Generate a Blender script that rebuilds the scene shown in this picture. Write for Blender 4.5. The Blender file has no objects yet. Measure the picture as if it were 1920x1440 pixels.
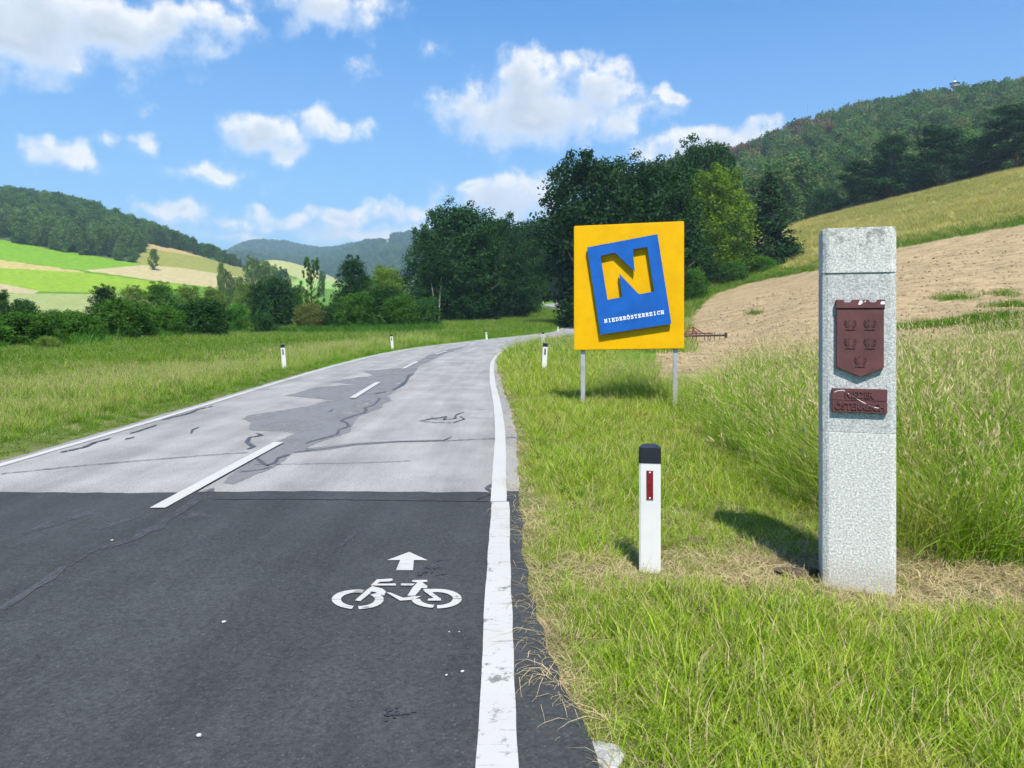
import bpy, bmesh, math, random
import numpy as np
from mathutils import Vector, Matrix

R = math.radians
random.seed(7)
RNG = np.random.default_rng(11)
sc = bpy.context.scene
COL = sc.collection

# ------------------------------------------------------------------ camera
F = 1442.0          # focal length in photo pixels (photo 1920 x 1440)
HZ = 600.0          # eye level row
EYE = 1.65
cam_d = bpy.data.cameras.new("camera")
cam_d.sensor_width = 36.0
cam_d.lens = F / 1920.0 * 36.0
cam_d.shift_y = -(720.0 - HZ) / 1920.0
cam_d.clip_start = 0.1
cam_d.clip_end = 30000
cam = bpy.data.objects.new("camera", cam_d)
COL.objects.link(cam)
cam.location = (0, 0, EYE)
cam.rotation_euler = (R(90), 0, 0)
sc.camera = cam

# ------------------------------------------------------------------ light
SUN_EL, SUN_AZ = 56.0, 168.0      # azimuth clockwise from +Y (view direction): behind and right
sun_dir = Vector((math.sin(R(SUN_AZ)) * math.cos(R(SUN_EL)), math.cos(R(SUN_AZ)) * math.cos(R(SUN_EL)), math.sin(R(SUN_EL))))
sd = bpy.data.lights.new("sun", 'SUN')
sd.energy = 5.0
sd.angle = R(0.53)
sd.color = (1.0, 0.94, 0.84)
sun = bpy.data.objects.new("sun", sd)
COL.objects.link(sun)
sun.rotation_euler = sun_dir.to_track_quat('Z', 'Y').to_euler()

sc.view_settings.view_transform = 'Standard'
sc.view_settings.look = 'None'
sc.view_settings.gamma = 1.0
sc.view_settings.use_curve_mapping = False
sc.view_settings.exposure = 0.72
sc.render.engine = 'CYCLES'
try:
    sc.cycles.use_denoising = True
    sc.cycles.max_bounces = 5
    sc.cycles.use_adaptive_sampling = True
    sc.cycles.adaptive_threshold = 0.035
    sc.cycles.diffuse_bounces = 3
    sc.cycles.glossy_bounces = 2
    sc.cycles.transmission_bounces = 3
    sc.cycles.volume_bounces = 1
    sc.cycles.transparent_max_bounces = 4
    sc.cycles.caustics_reflective = False
    sc.cycles.caustics_refractive = False
except Exception:
    pass


class NT:
    """tiny node helper"""
    def __init__(s, nt):
        s.nt = nt
    def n(s, typ, **kw):
        nd = s.nt.nodes.new(typ)
        for k, v in kw.items():
            setattr(nd, k, v)
        return nd
    def link(s, a, b):
        s.nt.links.new(a, b)
    def put(s, sock, v):
        if hasattr(v, 'is_output') or isinstance(v, bpy.types.NodeSocket):
            s.nt.links.new(v, sock)
        else:
            sock.default_value = v
    def math(s, op, a, b=None, c=None, clamp=False):
        nd = s.n('ShaderNodeMath', operation=op)
        nd.use_clamp = clamp
        for i, v in enumerate((a, b, c)):
            if v is not None:
                s.put(nd.inputs[i], v)
        return nd.outputs[0]
    def vmath(s, op, a, b=None, c=None):
        nd = s.n('ShaderNodeVectorMath', operation=op)
        for i, v in enumerate((a, b, c)):
            if v is not None:
                s.put(nd.inputs[i], v)
        return nd.outputs['Value'] if op in ('LENGTH', 'DOT_PRODUCT', 'DISTANCE') else nd.outputs[0]
    def mix(s, f, a, b, blend='MIX'):
        nd = s.n('ShaderNodeMix', data_type='RGBA', blend_type=blend)
        s.put(nd.inputs[0], f)
        s.put(nd.inputs[6], a if not isinstance(a, tuple) else (*a[:3], 1))
        s.put(nd.inputs[7], b if not isinstance(b, tuple) else (*b[:3], 1))
        return nd.outputs[2]
    def noise(s, vec, scale, detail=3, rough=0.5, dist=0.0, out='Fac'):
        nd = s.n('ShaderNodeTexNoise')
        if vec is not None:
            s.link(vec, nd.inputs['Vector'])
        nd.inputs['Scale'].default_value = scale
        nd.inputs['Detail'].default_value = detail
        nd.inputs['Roughness'].default_value = rough
        nd.inputs['Distortion'].default_value = dist
        return nd.outputs[out]
    def ramp(s, f, lo, hi, a=0.0, b=1.0, smooth=True):
        nd = s.n('ShaderNodeMapRange')
        nd.interpolation_type = 'SMOOTHSTEP' if smooth else 'LINEAR'
        s.put(nd.inputs[0], f)
        for i, v in zip((1, 2, 3, 4), (lo, hi, a, b)):
            s.put(nd.inputs[i], v)
        return nd.outputs[0]


# ------------------------------------------------------------------ sky with clouds
def px_dir(x, y):
    return (math.degrees(math.atan2(x - 960, F)), math.degrees(math.atan2(HZ - y, math.hypot(F, x - 960))))


CLOUDS = [  # photo centre x, y, half width, half height, strength
    (40, 45, 190, 95, 1.25), (190, 55, 170, 75, 1.15), (330, 45, 90, 50, 1.0), (412, 52, 72, 42, 1.0), (120, 105, 130, 40, .8), (-160, 60, 190, 110, 1.2),
    (620, 8, 150, 48, 1.0),
    (982, 140, 75, 58, 1.05), (1118, 172, 85, 62, 1.1), (885, 205, 85, 50, 1.0), (1010, 215, 190, 62, 1.25), (1165, 225, 62, 40, .95), (1000, 175, 120, 60, 1.1),
    (1262, 184, 42, 25, .85),
    (1320, 275, 125, 45, 1.1), (1410, 250, 55, 28, .95), (1260, 290, 60, 30, .9),
    (105, 297, 62, 34, 1.0),
    (278, 272, 34, 26, .62), (195, 258, 30, 15, .4), (290, 200, 16, 10, .15),
    (478, 250, 70, 50, 1.05), (520, 275, 70, 28, 1.0), (620, 240, 65, 32, .8),
    (405, 332, 100, 26, .66), (385, 225, 40, 12, .2),
    (335, 400, 70, 28, .85), (640, 408, 75, 30, .9), (745, 400, 75, 30, .9), (530, 418, 190, 22, .66), (960, 372, 130, 52, 1.05), (890, 352, 55, 24, .9), (430, 440, 160, 18, .5), (700, 440, 200, 30, .75),
    (690, 135, 40, 18, .2), (835, 94, 34, 14, .2),
]


def make_world():
    w = bpy.data.worlds.new("World")
    sc.world = w
    w.use_nodes = True
    nt = w.node_tree
    nt.nodes.clear()
    # cloud density field as a group: direction (az, el in degrees) -> field
    g = bpy.data.node_groups.new("cloud_field", 'ShaderNodeTree')
    g.interface.new_socket("v", in_out='INPUT', socket_type='NodeSocketVector')
    g.interface.new_socket("d", in_out='OUTPUT', socket_type='NodeSocketFloat')
    h = NT(g)
    gi = h.n('NodeGroupInput'); go = h.n('NodeGroupOutput')
    v = gi.outputs[0]
    vv = v
    acc = None
    for (x, y, rx, ry, s) in CLOUDS:
        a, e = px_dir(x, y)
        k = math.degrees(1 / F) * math.cos(R(a))
        ix, iy = 1 / (rx * k * 1.25), 1 / (ry * k * 1.25)
        m = h.vmath('MULTIPLY_ADD', vv, (ix, iy, 0), (-a * ix, -e * iy, 0))
        l = h.vmath('LENGTH', m)
        f = h.math('MULTIPLY_ADD', l, -s, s)
        if acc is None:
            acc = f
        else:
            nd = h.n('ShaderNodeMath', operation='SMOOTH_MAX')
            h.link(acc, nd.inputs[0]); h.link(f, nd.inputs[1]); nd.inputs[2].default_value = 0.14
            acc = nd.outputs[0]
    h.link(acc, go.inputs[0])

    q = NT(nt)
    tc = q.n('ShaderNodeTexCoord')
    sp = q.n('ShaderNodeSeparateXYZ'); q.link(tc.outputs['Generated'], sp.inputs[0])
    az = q.math('MULTIPLY', q.math('ARCTAN2', sp.outputs[0], sp.outputs[1]), 180 / math.pi)
    el = q.math('MULTIPLY', q.math('ARCSINE', sp.outputs[2]), 180 / math.pi)
    cb = q.n('ShaderNodeCombineXYZ'); q.link(az, cb.inputs[0]); q.link(el, cb.inputs[1])
    def fld(vec):
        nd = q.n('ShaderNodeGroup'); nd.node_tree = g
        q.link(vec, nd.inputs[0])
        return nd.outputs[0]
    v = cb.outputs[0]
    def n2(vec, scale, detail, rough, out='Fac'):
        nd = q.n('ShaderNodeTexNoise', noise_dimensions='2D')
        q.link(vec, nd.inputs['Vector'])
        nd.inputs['Scale'].default_value = scale; nd.inputs['Detail'].default_value = detail; nd.inputs['Roughness'].default_value = rough
        return nd.outputs[out]
    wv = q.vmath('SUBTRACT', n2(v, 0.36, 2, 0.5, 'Color'), (0.5, 0.5, 0.5))
    vw = q.vmath('MULTIPLY_ADD', wv, (3.2, 2.4, 0), v)
    fb = n2(v, 0.40, 7, 0.60)
    off = (0.5, 0.95, 0)
    fbo = n2(q.vmath('ADD', v, off), 0.40, 4, 0.60)
    b0 = fld(vw)
    b1 = fld(q.vmath('ADD', vw, off))
    # the same kind of scattered cumulus over the rest of the sky dome
    inr = q.math('MULTIPLY', q.ramp(q.math('ABSOLUTE', az), 46, 40, smooth=False), q.ramp(el, 31, 26, smooth=False))
    gen = q.math('MULTIPLY', q.math('SUBTRACT', n2(v, 0.055, 2, 0.5), 0.55), 5.0)
    gen = q.math('SUBTRACT', gen, q.math('MULTIPLY', inr, 3.0))
    def shade_cloud(f0, f1, base):
        lit = q.ramp(q.math('SUBTRACT', f0, f1), -0.10, 0.46)
        lit = q.math('MULTIPLY', lit, q.ramp(base, 0.40, 0.95, 1.0, 0.25))
        alpha = q.math('MULTIPLY', q.ramp(f0, q.math('MULTIPLY_ADD', lit, 0.06, 0.02), q.math('MULTIPLY_ADD', lit, -0.24, 0.88)), q.ramp(el, 0.0, 3.0))
        thick = q.ramp(f0, 0.35, 1.2)
        shade = q.mix(thick, (0.76, 0.85, 0.98), (0.56, 0.64, 0.75))
        bright = q.mix(q.ramp(el, 2, 9), (0.95, 0.90, 0.92), (1.0, 0.99, 0.98))
        return alpha, q.mix(lit, shade, bright)
    fk = q.math('MULTIPLY', q.math('SUBTRACT', fb, 0.5), 1.3)
    fko = q.math('MULTIPLY', q.math('SUBTRACT', fbo, 0.5), 1.3)
    edge = q.math('MULTIPLY', q.math('SUBTRACT', inr, 1.0), 3.0)
    ain, cin = shade_cloud(q.math('ADD', fk, q.math('MAXIMUM', q.math('ADD', b0, edge), gen)), q.math('ADD', fko, q.math('MAXIMUM', q.math('ADD', b1, edge), gen)), b0)
    aout, cout = shade_cloud(q.math('ADD', fk, gen), q.math('ADD', fko, gen), gen)
    sky = q.n('ShaderNodeTexSky', sky_type='NISHITA')
    sky.sun_disc = False
    sky.sun_elevation = R(SUN_EL)
    sky.sun_rotation = R(SUN_AZ)
    sky.altitude = 300
    sky.air_density = 1.0
    sky.dust_density = 0.6
    sky.ozone_density = 1.6
    hs = q.n('ShaderNodeHueSaturation')
    hs.inputs['Saturation'].default_value = 1.25
    q.link(sky.outputs[0], hs.inputs['Color'])
    skyc = q.vmath('MULTIPLY', hs.outputs[0], (0.056, 0.104, 0.127))
    skyc = q.mix(q.ramp(el, 26.0, 0.0, 0.0, 0.80, smooth=False), skyc, (0.200, 0.285, 0.410))
    CB = 0.64
    def bgnode(c):
        nd = q.n('ShaderNodeBackground'); q.link(c, nd.inputs[0]); return nd.outputs[0]
    def mixsh(f, a, b):
        nd = q.n('ShaderNodeMixShader'); q.link(f, nd.inputs[0]); q.link(a, nd.inputs[1]); q.link(b, nd.inputs[2]); return nd.outputs[0]
    b_in = bgnode(q.mix(ain, skyc, q.vmath('MULTIPLY', cin, (CB, CB, CB))))
    b_out = bgnode(q.mix(aout, skyc, q.vmath('MULTIPLY', cout, (CB, CB, CB))))
    up = mixsh(q.math('GREATER_THAN', inr, 0.0), b_out, b_in)
    allsky = mixsh(q.math('GREATER_THAN', sp.outputs[2], 0.0), bgnode(skyc), up)
    out = q.n('ShaderNodeOutputWorld')
    q.link(allsky, out.inputs[0])
    w.cycles.sampling_method = 'MANUAL'
    w.cycles.sample_map_resolution = 256


make_world()

# ------------------------------------------------------------------ materials
MATS = {}


def new_mat(name):
    m = bpy.data.materials.new(name)
    m.use_nodes = True
    m.node_tree.nodes.clear()
    q = NT(m.node_tree)
    out = q.n('ShaderNodeOutputMaterial')
    MATS[name] = m
    return m, q, out


def principled(q, out, col, rough=0.6, spec=0.5, normal=None, metal=0.0, coat=0.0):
    b = q.n('ShaderNodeBsdfPrincipled')
    if isinstance(col, tuple):
        b.inputs['Base Color'].default_value = (*col[:3], 1)
    else:
        q.link(col, b.inputs['Base Color'])
    q.put(b.inputs['Roughness'], rough)
    b.inputs['Specular IOR Level'].default_value = spec
    b.inputs['Metallic'].default_value = metal
    if coat:
        b.inputs['Coat Weight'].default_value = coat
        b.inputs['Coat Roughness'].default_value = 0.12
    if normal is not None:
        q.link(normal, b.inputs['Normal'])
    q.link(b.outputs[0], out.inputs[0])
    return b


def bump(q, h, strength, dist):
    nd = q.n('ShaderNodeBump')
    nd.inputs['Strength'].default_value = strength
    nd.inputs['Distance'].default_value = dist
    q.link(h, nd.inputs['Height'])
    return nd.outputs[0]


def pos(q):
    return q.n('ShaderNodeNewGeometry').outputs['Position']


def simple(name, col, rough=0.6, var=0.12, scale=8.0, spec=0.4, metal=0.0, coat=0.0, obj=False, dirt=None):
    m, q, out = new_mat(name)
    p = q.n('ShaderNodeTexCoord').outputs['Object'] if obj else pos(q)
    nz = q.noise(p, scale, 5, 0.6)
    f = q.ramp(nz, 0.3, 0.7, 1 - var, 1 + var)
    c = q.vmath('MULTIPLY', col, (1, 1, 1))
    sc_ = q.n('ShaderNodeVectorMath', operation='SCALE')
    sc_.inputs[0].default_value = col
    q.link(f, sc_.inputs['Scale'])
    c = sc_.outputs[0]
    if dirt:
        dn = q.noise(p, dirt[1], 6, 0.7)
        c = q.mix(q.math('MULTIPLY', q.ramp(dn, 0.5, 0.75), dirt[2]), c, dirt[0])
    principled(q, out, c, rough, spec, bump(q, q.noise(p, scale * 6, 4), 0.15, 0.003), metal, coat)
    return m


def leaf_mat(name, c1, c2, transl=0.35, brown=None, posvar=0.0, tcol=None, straw=None, ovar=.25):
    """foliage / grass: per-face random 'rnd', per-object random, optional world patches"""
    m, q, out = new_mat(name)
    at = q.n('ShaderNodeAttribute'); at.attribute_name = 'rnd'
    oi = q.n('ShaderNodeObjectInfo')
    c = q.mix(q.ramp(at.outputs['Fac'], 0.0, 1.0, 0, 1, False), c1, c2)
    f = q.ramp(oi.outputs['Random'], 0, 1, 1 - ovar, 1 + ovar, False)
    sc_ = q.n('ShaderNodeVectorMath', operation='SCALE')
    q.link(c, sc_.inputs[0]); q.link(f, sc_.inputs['Scale'])
    c = sc_.outputs[0]
    if brown:
        col, lo, hi = brown
        rr = q.math('FRACT', q.math('MULTIPLY', oi.outputs['Random'], 7.31))
        c = q.mix(q.ramp(rr, lo, hi), c, col)
    if posvar:
        nz = q.noise(pos(q), posvar[0], 4, 0.6)
        c = q.mix(q.ramp(nz, posvar[2], posvar[3]), c, posvar[1])
    if straw:
        c = q.mix(q.ramp(at.outputs['Fac'], 1.05, 1.2), c, straw)
    d = q.n('ShaderNodeBsdfDiffuse'); q.link(c, d.inputs[0])
    t = q.n('ShaderNodeBsdfTranslucent')
    q.link(q.vmath('MULTIPLY', c, tcol or (1.35, 1.3, 0.6)), t.inputs[0])
    mx = q.n('ShaderNodeMixShader'); mx.inputs[0].default_value = transl
    q.link(d.outputs[0], mx.inputs[1]); q.link(t.outputs[0], mx.inputs[2])
    gl = q.n('ShaderNodeBsdfGlossy'); gl.inputs['Roughness'].default_value = 0.55
    gl.inputs[0].default_value = (1, 1, 1, 1)
    m2 = q.n('ShaderNodeMixShader'); m2.inputs[0].default_value = 0.005
    q.link(mx.outputs[0], m2.inputs[1]); q.link(gl.outputs[0], m2.inputs[2])
    q.link(m2.outputs[0], out.inputs[0])
    return m


# ------------------------------------------------------------------ mesh helpers
def link(o, parent=None):
    COL.objects.link(o)
    if parent is not None:
        o.parent = parent
    return o


def mesh_from(name, verts, faces, mat=None, smooth=False):
    me = bpy.data.meshes.new(name)
    me.from_pydata([tuple(map(float, v)) for v in verts], [], [tuple(f) for f in faces])
    if mat is not None:
        me.materials.append(mat)
    if smooth:
        me.polygons.foreach_set('use_smooth', [True] * len(me.polygons))
    me.update()
    return me


def mobj(name, me, parent=None, loc=None, rot=None):
    o = bpy.data.objects.new(name, me)
    link(o, parent)
    if loc is not None:
        o.location = loc
    if rot is not None:
        o.rotation_euler = rot
    return o


def empty(name, loc=(0, 0, 0), rot=(0, 0, 0)):
    o = bpy.data.objects.new(name, None)
    o.empty_display_size = 0.2
    link(o)
    o.location = loc
    o.rotation_euler = rot
    return o


def tag(o, label=None, cat=None, group=None, kind=None):
    if label: o['label'] = label
    if cat: o['category'] = cat
    if group: o['group'] = group
    if kind: o['kind'] = kind
    return o


class MB:
    def __init__(s):
        s.v = []; s.f = []
    def add(s, vs, fs):
        b = len(s.v)
        s.v += [tuple(v) for v in vs]
        s.f += [tuple(i + b for i in f) for f in fs]
        return s
    def box(s, x0, x1, y0, y1, z0, z1):
        return s.add([(x0, y0, z0), (x1, y0, z0), (x1, y1, z0), (x0, y1, z0), (x0, y0, z1), (x1, y0, z1), (x1, y1, z1), (x0, y1, z1)],
                     [(0, 3, 2, 1), (4, 5, 6, 7), (0, 1, 5, 4), (1, 2, 6, 5), (2, 3, 7, 6), (3, 0, 4, 7)])
    def prism(s, poly, y0, y1):
        """polygon in x,z extruded along y"""
        n = len(poly)
        vs = [(x, y0, z) for x, z in poly] + [(x, y1, z) for x, z in poly]
        fs = [tuple(range(n)), tuple(range(2 * n - 1, n - 1, -1))]
        fs += [(i, (i + 1) % n + 0, (i + 1) % n + n, i + n) for i in range(n)]
        return s.add(vs, [tuple(reversed(f)) if k > 1 else f for k, f in enumerate(fs)])
    def tube(s, pts, rads, n=6, cap=True):
        pts = [Vector(p) for p in pts]
        rings = []
        for i, p in enumerate(pts):
            d = (pts[min(i + 1, len(pts) - 1)] - pts[max(i - 1, 0)]).normalized()
            a = d.orthogonal().normalized() if abs(d.z) < .99 else Vector((1, 0, 0))
            b = d.cross(a).normalized()
            a = b.cross(d).normalized()
            r = rads[i] if hasattr(rads, '__len__') else rads
            rings.append([p + (a * math.cos(2 * math.pi * k / n) + b * math.sin(2 * math.pi * k / n)) * r for k in range(n)])
        vs = [v for ring in rings for v in ring]
        fs = []
        for i in range(len(pts) - 1):
            for k in range(n):
                fs.append((i * n + k, i * n + (k + 1) % n, (i + 1) * n + (k + 1) % n, (i + 1) * n + k))
        if cap:
            fs.append(tuple(range(n - 1, -1, -1)))
            fs.append(tuple((len(pts) - 1) * n + k for k in range(n)))
        return s.add(vs, fs)
    def mesh(s, name, mat, smooth=False):
        return mesh_from(name, s.v, s.f, mat, smooth)
    def build(s, name, mat, parent=None, smooth=False, bevel=0.0):
        me = s.mesh(name, mat, smooth)
        bm = bmesh.new(); bm.from_mesh(me)
        bmesh.ops.recalc_face_normals(bm, faces=bm.faces)
        if bevel:
            bmesh.ops.bevel(bm, geom=[e for e in bm.edges if e.is_manifold and e.calc_face_angle(0) > 0.5], offset=bevel, segments=2, affect='EDGES', clamp_overlap=True)
        bm.to_mesh(me); bm.free()
        return mobj(name, me, parent)


def gp(x, y, z=0.0):
    """photo pixel on a flat surface at height z -> ground point"""
    Y = F * (EYE - z) / (y - HZ)
    return ((x - 960) / F * Y, Y)


# ------------------------------------------------------------------ road line
CL = [(-30, -2.3), (-8, -2.72), (2.8, -2.93), (8.5, -3.0), (11, -3.03), (14.6, -3.14), (20.5, -3.38), (29.5, -3.6), (37, -3.5), (43, -3.1), (50, -2.15), (58, -0.65), (66, 1.1),
      (78, 4.0), (95, 7.6), (112, 10.2), (135, 14.5), (163, 17.6), (190, 17.2), (215, 13.8), (238, 12.4), (262, 13.6), (290, 20.5), (330, 36), (420, 70)]
ZR = [(-50, 0), (55, 0), (103, 0.12), (135, 1.2), (180, 3.2), (238, 5.7), (290, 8.2), (420, 20)]


def catmull(pts, n=14):
    P = [np.array(p, float) for p in pts]
    out = []
    for i in range(len(P) - 1):
        p0 = P[max(i - 1, 0)]; p1 = P[i]; p2 = P[i + 1]; p3 = P[min(i + 2, len(P) - 1)]
        m1 = (p2 - p0) * 0.5 if i > 0 else (p2 - p1)
        m2 = (p3 - p1) * 0.5 if i < len(P) - 2 else (p2 - p1)
        # parameterise by chord so spacing does not overshoot
        c = np.linalg.norm(p2 - p1)
        m1 = m1 / max(np.linalg.norm(m1), 1e-6) * c
        m2 = m2 / max(np.linalg.norm(m2), 1e-6) * c
        for k in range(n):
            t = k / n
            h = (2 * t**3 - 3 * t**2 + 1, t**3 - 2 * t**2 + t, -2 * t**3 + 3 * t**2, t**3 - t**2)
            out.append(h[0] * p1 + h[1] * m1 + h[2] * p2 + h[3] * m2)
    out.append(P[-1])
    return np.array(out)


cl = catmull([(x, y) for (y, x) in CL])
tan = np.gradient(cl, axis=0)
tan /= np.linalg.norm(tan, axis=1)[:, None]
nor = np.stack([tan[:, 1], -tan[:, 0]], 1)        # points right
cz = np.interp(cl[:, 1], [a for a, b in ZR], [b for a, b in ZR])
clY = cl[:, 1]


def cl_at(Y):
    """centre point and right normal where the centre line is at depth Y"""
    return (np.array([np.interp(Y, clY, cl[:, 0]), Y]), np.array([np.interp(Y, clY, nor[:, 0]), np.interp(Y, clY, nor[:, 1])]), float(np.interp(Y, clY, cz)))


def road_dist(X, Y):
    """signed distance right of the centre line and road height"""
    X = np.asarray(X, float).ravel(); Y = np.asarray(Y, float).ravel()
    d = np.full(X.shape, 1e9); sgn = np.zeros(X.shape); zz = np.zeros(X.shape)
    for s in range(0, len(X), 20000):
        x = X[s:s + 20000, None]; y = Y[s:s + 20000, None]
        dx = x - cl[None, :, 0]; dy = y - cl[None, :, 1]
        k = np.argmin(dx * dx + dy * dy, 1)
        r = np.arange(len(k))
        ex, ey = dx[r, k], dy[r, k]
        perp = ex * nor[k, 0] + ey * nor[k, 1]
        along = ex * tan[k, 0] + ey * tan[k, 1]
        d[s:s + 20000] = np.sign(perp) * np.sqrt(perp**2 + np.where((k == 0) | (k == len(cl) - 1), along**2, 0))
        zz[s:s + 20000] = cz[k]
    return d, zz


# ------------------------------------------------------------------ terrain
def zy(Y, y):
    return (Y, EYE - (y - HZ) * Y / F)


COLS = [
    (-3000, [(3, 0), (100, -.3), (200, 3), (300, 14), (400, 30), (500, 55), (800, 145), (1100, 120), (2000, 70), (6000, 120)]),
    (-500, [(3, 0), (100, -.3), (200, 2.5), (300, 13), (400, 30), zy(490, 430), (620, 92), (800, 140), (1100, 120), (2000, 60), (6000, 120)]),
    (0, [(3, 0), (47, 0), (100, -.3), zy(200, 597), zy(290, 553), zy(380, 512), zy(480, 453), zy(620, 412), zy(800, 372), (1000, 110), (2000, 40), (6000, 120)]),
    (150, [(3, 0), (47, 0), (100, -.3), zy(200, 598), zy(290, 560), zy(380, 525), zy(470, 482), zy(620, 432), zy(790, 396), (1000, 90), (1400, 40), (6000, 120)]),
    (270, [(3, 0), (60, 0), (100, -.2), zy(200, 599), zy(290, 568), zy(380, 535), zy(470, 496), zy(600, 456), zy(760, 438), (950, 60), (1400, 30), (6000, 120)]),
    (370, [(3, 0), (60, 0), (100, -.2), zy(200, 600), zy(290, 575), zy(400, 542), zy(500, 512), zy(600, 480), zy(740, 468), (950, 45), (1400, 25), zy(3000, 520), (6000, 120)]),
    (440, [(3, 0), (60, 0), (100, -.2), zy(200, 600), zy(290, 580), zy(400, 550), zy(500, 525), zy(620, 503), zy(720, 494), (850, 45), zy(1000, 505), (1300, 35), zy(3200, 463), (4500, 150), (6000, 120)]),
    (500, [(3, 0), (60, 0), (100, -.2), zy(200, 601), zy(300, 586), zy(420, 560), zy(520, 538), zy(700, 522), zy(850, 500), zy(1000, 473), (1250, 55), (1700, 40), zy(3200, 457), (4500, 150), (6000, 120)]),
    (560, [(3, 0), (60, 0), (100, 0), zy(200, 601), zy(300, 590), zy(420, 570), zy(560, 545), zy(800, 525), zy(1000, 490), (1250, 55), (1700, 40), zy(3200, 467), (4500, 150), (6000, 120)]),
    (620, [(3, 0), (60, 0), (100, .1), zy(200, 601), zy(300, 592), zy(420, 576), zy(560, 556), zy(800, 535), zy(1000, 512), (1250, 45), (1700, 40), zy(3200, 466), (4500, 150), (6000, 120)]),
    (660, [(3, 0), (60, 0), (100, .2), zy(200, 600), zy(300, 594), zy(420, 580), zy(560, 565), zy(1000, 540), (1700, 60), zy(3200, 459), (4500, 150), (6000, 120)]),
    (700, [(3, 0), (60, 0), (100, .3), zy(200, 597), zy(300, 592), zy(420, 582), zy(1000, 545), (1700, 70), zy(3200, 446), (4500, 150), (6000, 120)]),
    (760, [(3, 0), (60, 0), (100, .5), zy(160, 597), zy(230, 590), zy(420, 570), (1000, 45), (1700, 90), zy(3200, 448), (4500, 150), (6000, 120)]),
    (900, [(3, 0), (60, 0), (100, .6), (135, 1.3), (180, 3.2), (235, 4.8), (300, 8), (400, 14), (600, 42), (900, 55), zy(3200, 455), (6000, 120)]),
    (1000, [(3, 0), (60, 0), (90, .2), (130, 1.0), (180, 3.0), (235, 5.2), (300, 8.5), (400, 20), zy(650, 450), (900, 50), (2000, 80), (6000, 120)]),
    (1076, [(3, 0), (60, 0), (88, .15), (130, 1.2), (180, 3.2), (235, 5.6), (300, 9), (400, 24), zy(650, 420), (1000, 60), (2000, 80), (6000, 120)]),
    (1150, [(3, 0), (12, 0), (16, -.08), (30, .15), (60, .1), (90, .5), (130, 2.3), (180, 5), (235, 9), (300, 16), (450, 40), zy(650, 380), (1000, 70), (6000, 120)]),
    (1283, [(3, 0), (11, -.04), (14.7, -.14), (20, .15), (40, .1), (60, 0), (80, .9), zy(100, 585), zy(130, 552), zy(160, 528), zy(220, 500), (300, 30), (450, 75), zy(650, 340), (1000, 90), (6000, 120)]),
    (1400, [(3, 0), (9, 0), (13, .05), (20, .3), (40, .15), (60, .3), zy(80, 583), zy(100, 557), zy(125, 532), zy(150, 508), zy(200, 470), (300, 35), zy(450, 380), zy(650, 316), (1000, 110), (6000, 120)]),
    (1500, [(3, 0), (6.5, 0), (10, .15), (20, .4), (40, .3), zy(60, 590), zy(90, 550), zy(120, 512), zy(160, 463), zy(220, 416), (300, 36), zy(450, 350), zy(650, 267), (1000, 130), (6000, 120)]),
    (1600, [(3, 0), (5.3, 0), (9, .2), (20, .5), (40, .6), zy(60, 585), zy(90, 525), zy(112, 487), zy(150, 440), zy(212, 390), (300, 37), zy(450, 320), zy(650, 239), (1000, 140), (6000, 120)]),
    (1700, [(3, 0), (5, 0), (9, .25), (20, .6), (40, .9), zy(60, 575), zy(90, 503), zy(105, 461), zy(150, 410), zy(205, 367), (300, 40), zy(450, 290), zy(650, 222), (1000, 150), (6000, 120)]),
    (1920, [(3, 0), (5, 0), (9, .3), (20, .8), (40, 1.6), zy(60, 555), zy(85, 468), zy(100, 421), zy(150, 355), zy(190, 313), (300, 52), zy(450, 240), zy(650, 195), (1000, 150), (6000, 120)]),
    (2300, [(3, 0), (5, 0), (9, .35), (20, 1), (40, 2.4), zy(60, 535), zy(100, 385), zy(190, 270), (300, 62), (450, 135), (650, 205), (1000, 160), (6000, 120)]),
    (4000, [(3, 0), (20, 1), (60, 8), (100, 18), (200, 48), (450, 140), (650, 200), (1000, 150), (6000, 120)]),
]
LS = np.linspace(-2.2, 2.2, 441)
LY = np.geomspace(3, 6000, 420)


def build_lut():
    cs = np.array([(x - 960) / F for x, _ in COLS])
    zc = np.array([np.interp(np.log(LY), [math.log(k[0]) for k in kn], [k[1] for k in kn]) for _, kn in COLS])   # cols x Y
    lut = np.empty((len(LY), len(LS)))
    for i in range(len(LY)):
        lut[i] = np.interp(LS, cs, zc[:, i])
    for _ in range(3):      # soften the creases between knots
        p = np.pad(lut, ((0, 0), (2, 2)), mode='edge')
        lut = (p[:, :-4] + 2 * p[:, 1:-3] + 3 * p[:, 2:-2] + 2 * p[:, 3:-1] + p[:, 4:]) / 9
        p = np.pad(lut, ((2, 2), (0, 0)), mode='edge')
        lut = (p[:-4] + 2 * p[1:-3] + 3 * p[2:-2] + 2 * p[3:-1] + p[4:]) / 9
    return lut


LUT = build_lut()
_pr = np.random.default_rng(3)
WAVES = [(_pr.uniform(-1, 1, 2) * f, _pr.uniform(0, 6.28), a) for f, a, n in ((0.15, .05, 3), (0.6, .02, 4), (1.7, .008, 5), (4.5, .004, 5)) for _ in range(n)]
WAVES_FAR = [(_pr.uniform(-1, 1, 2) * f, _pr.uniform(0, 6.28), a) for f, a, n in ((0.006, 9, 4), (0.015, 4, 5), (0.04, 1.2, 5)) for _ in range(n)]


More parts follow.
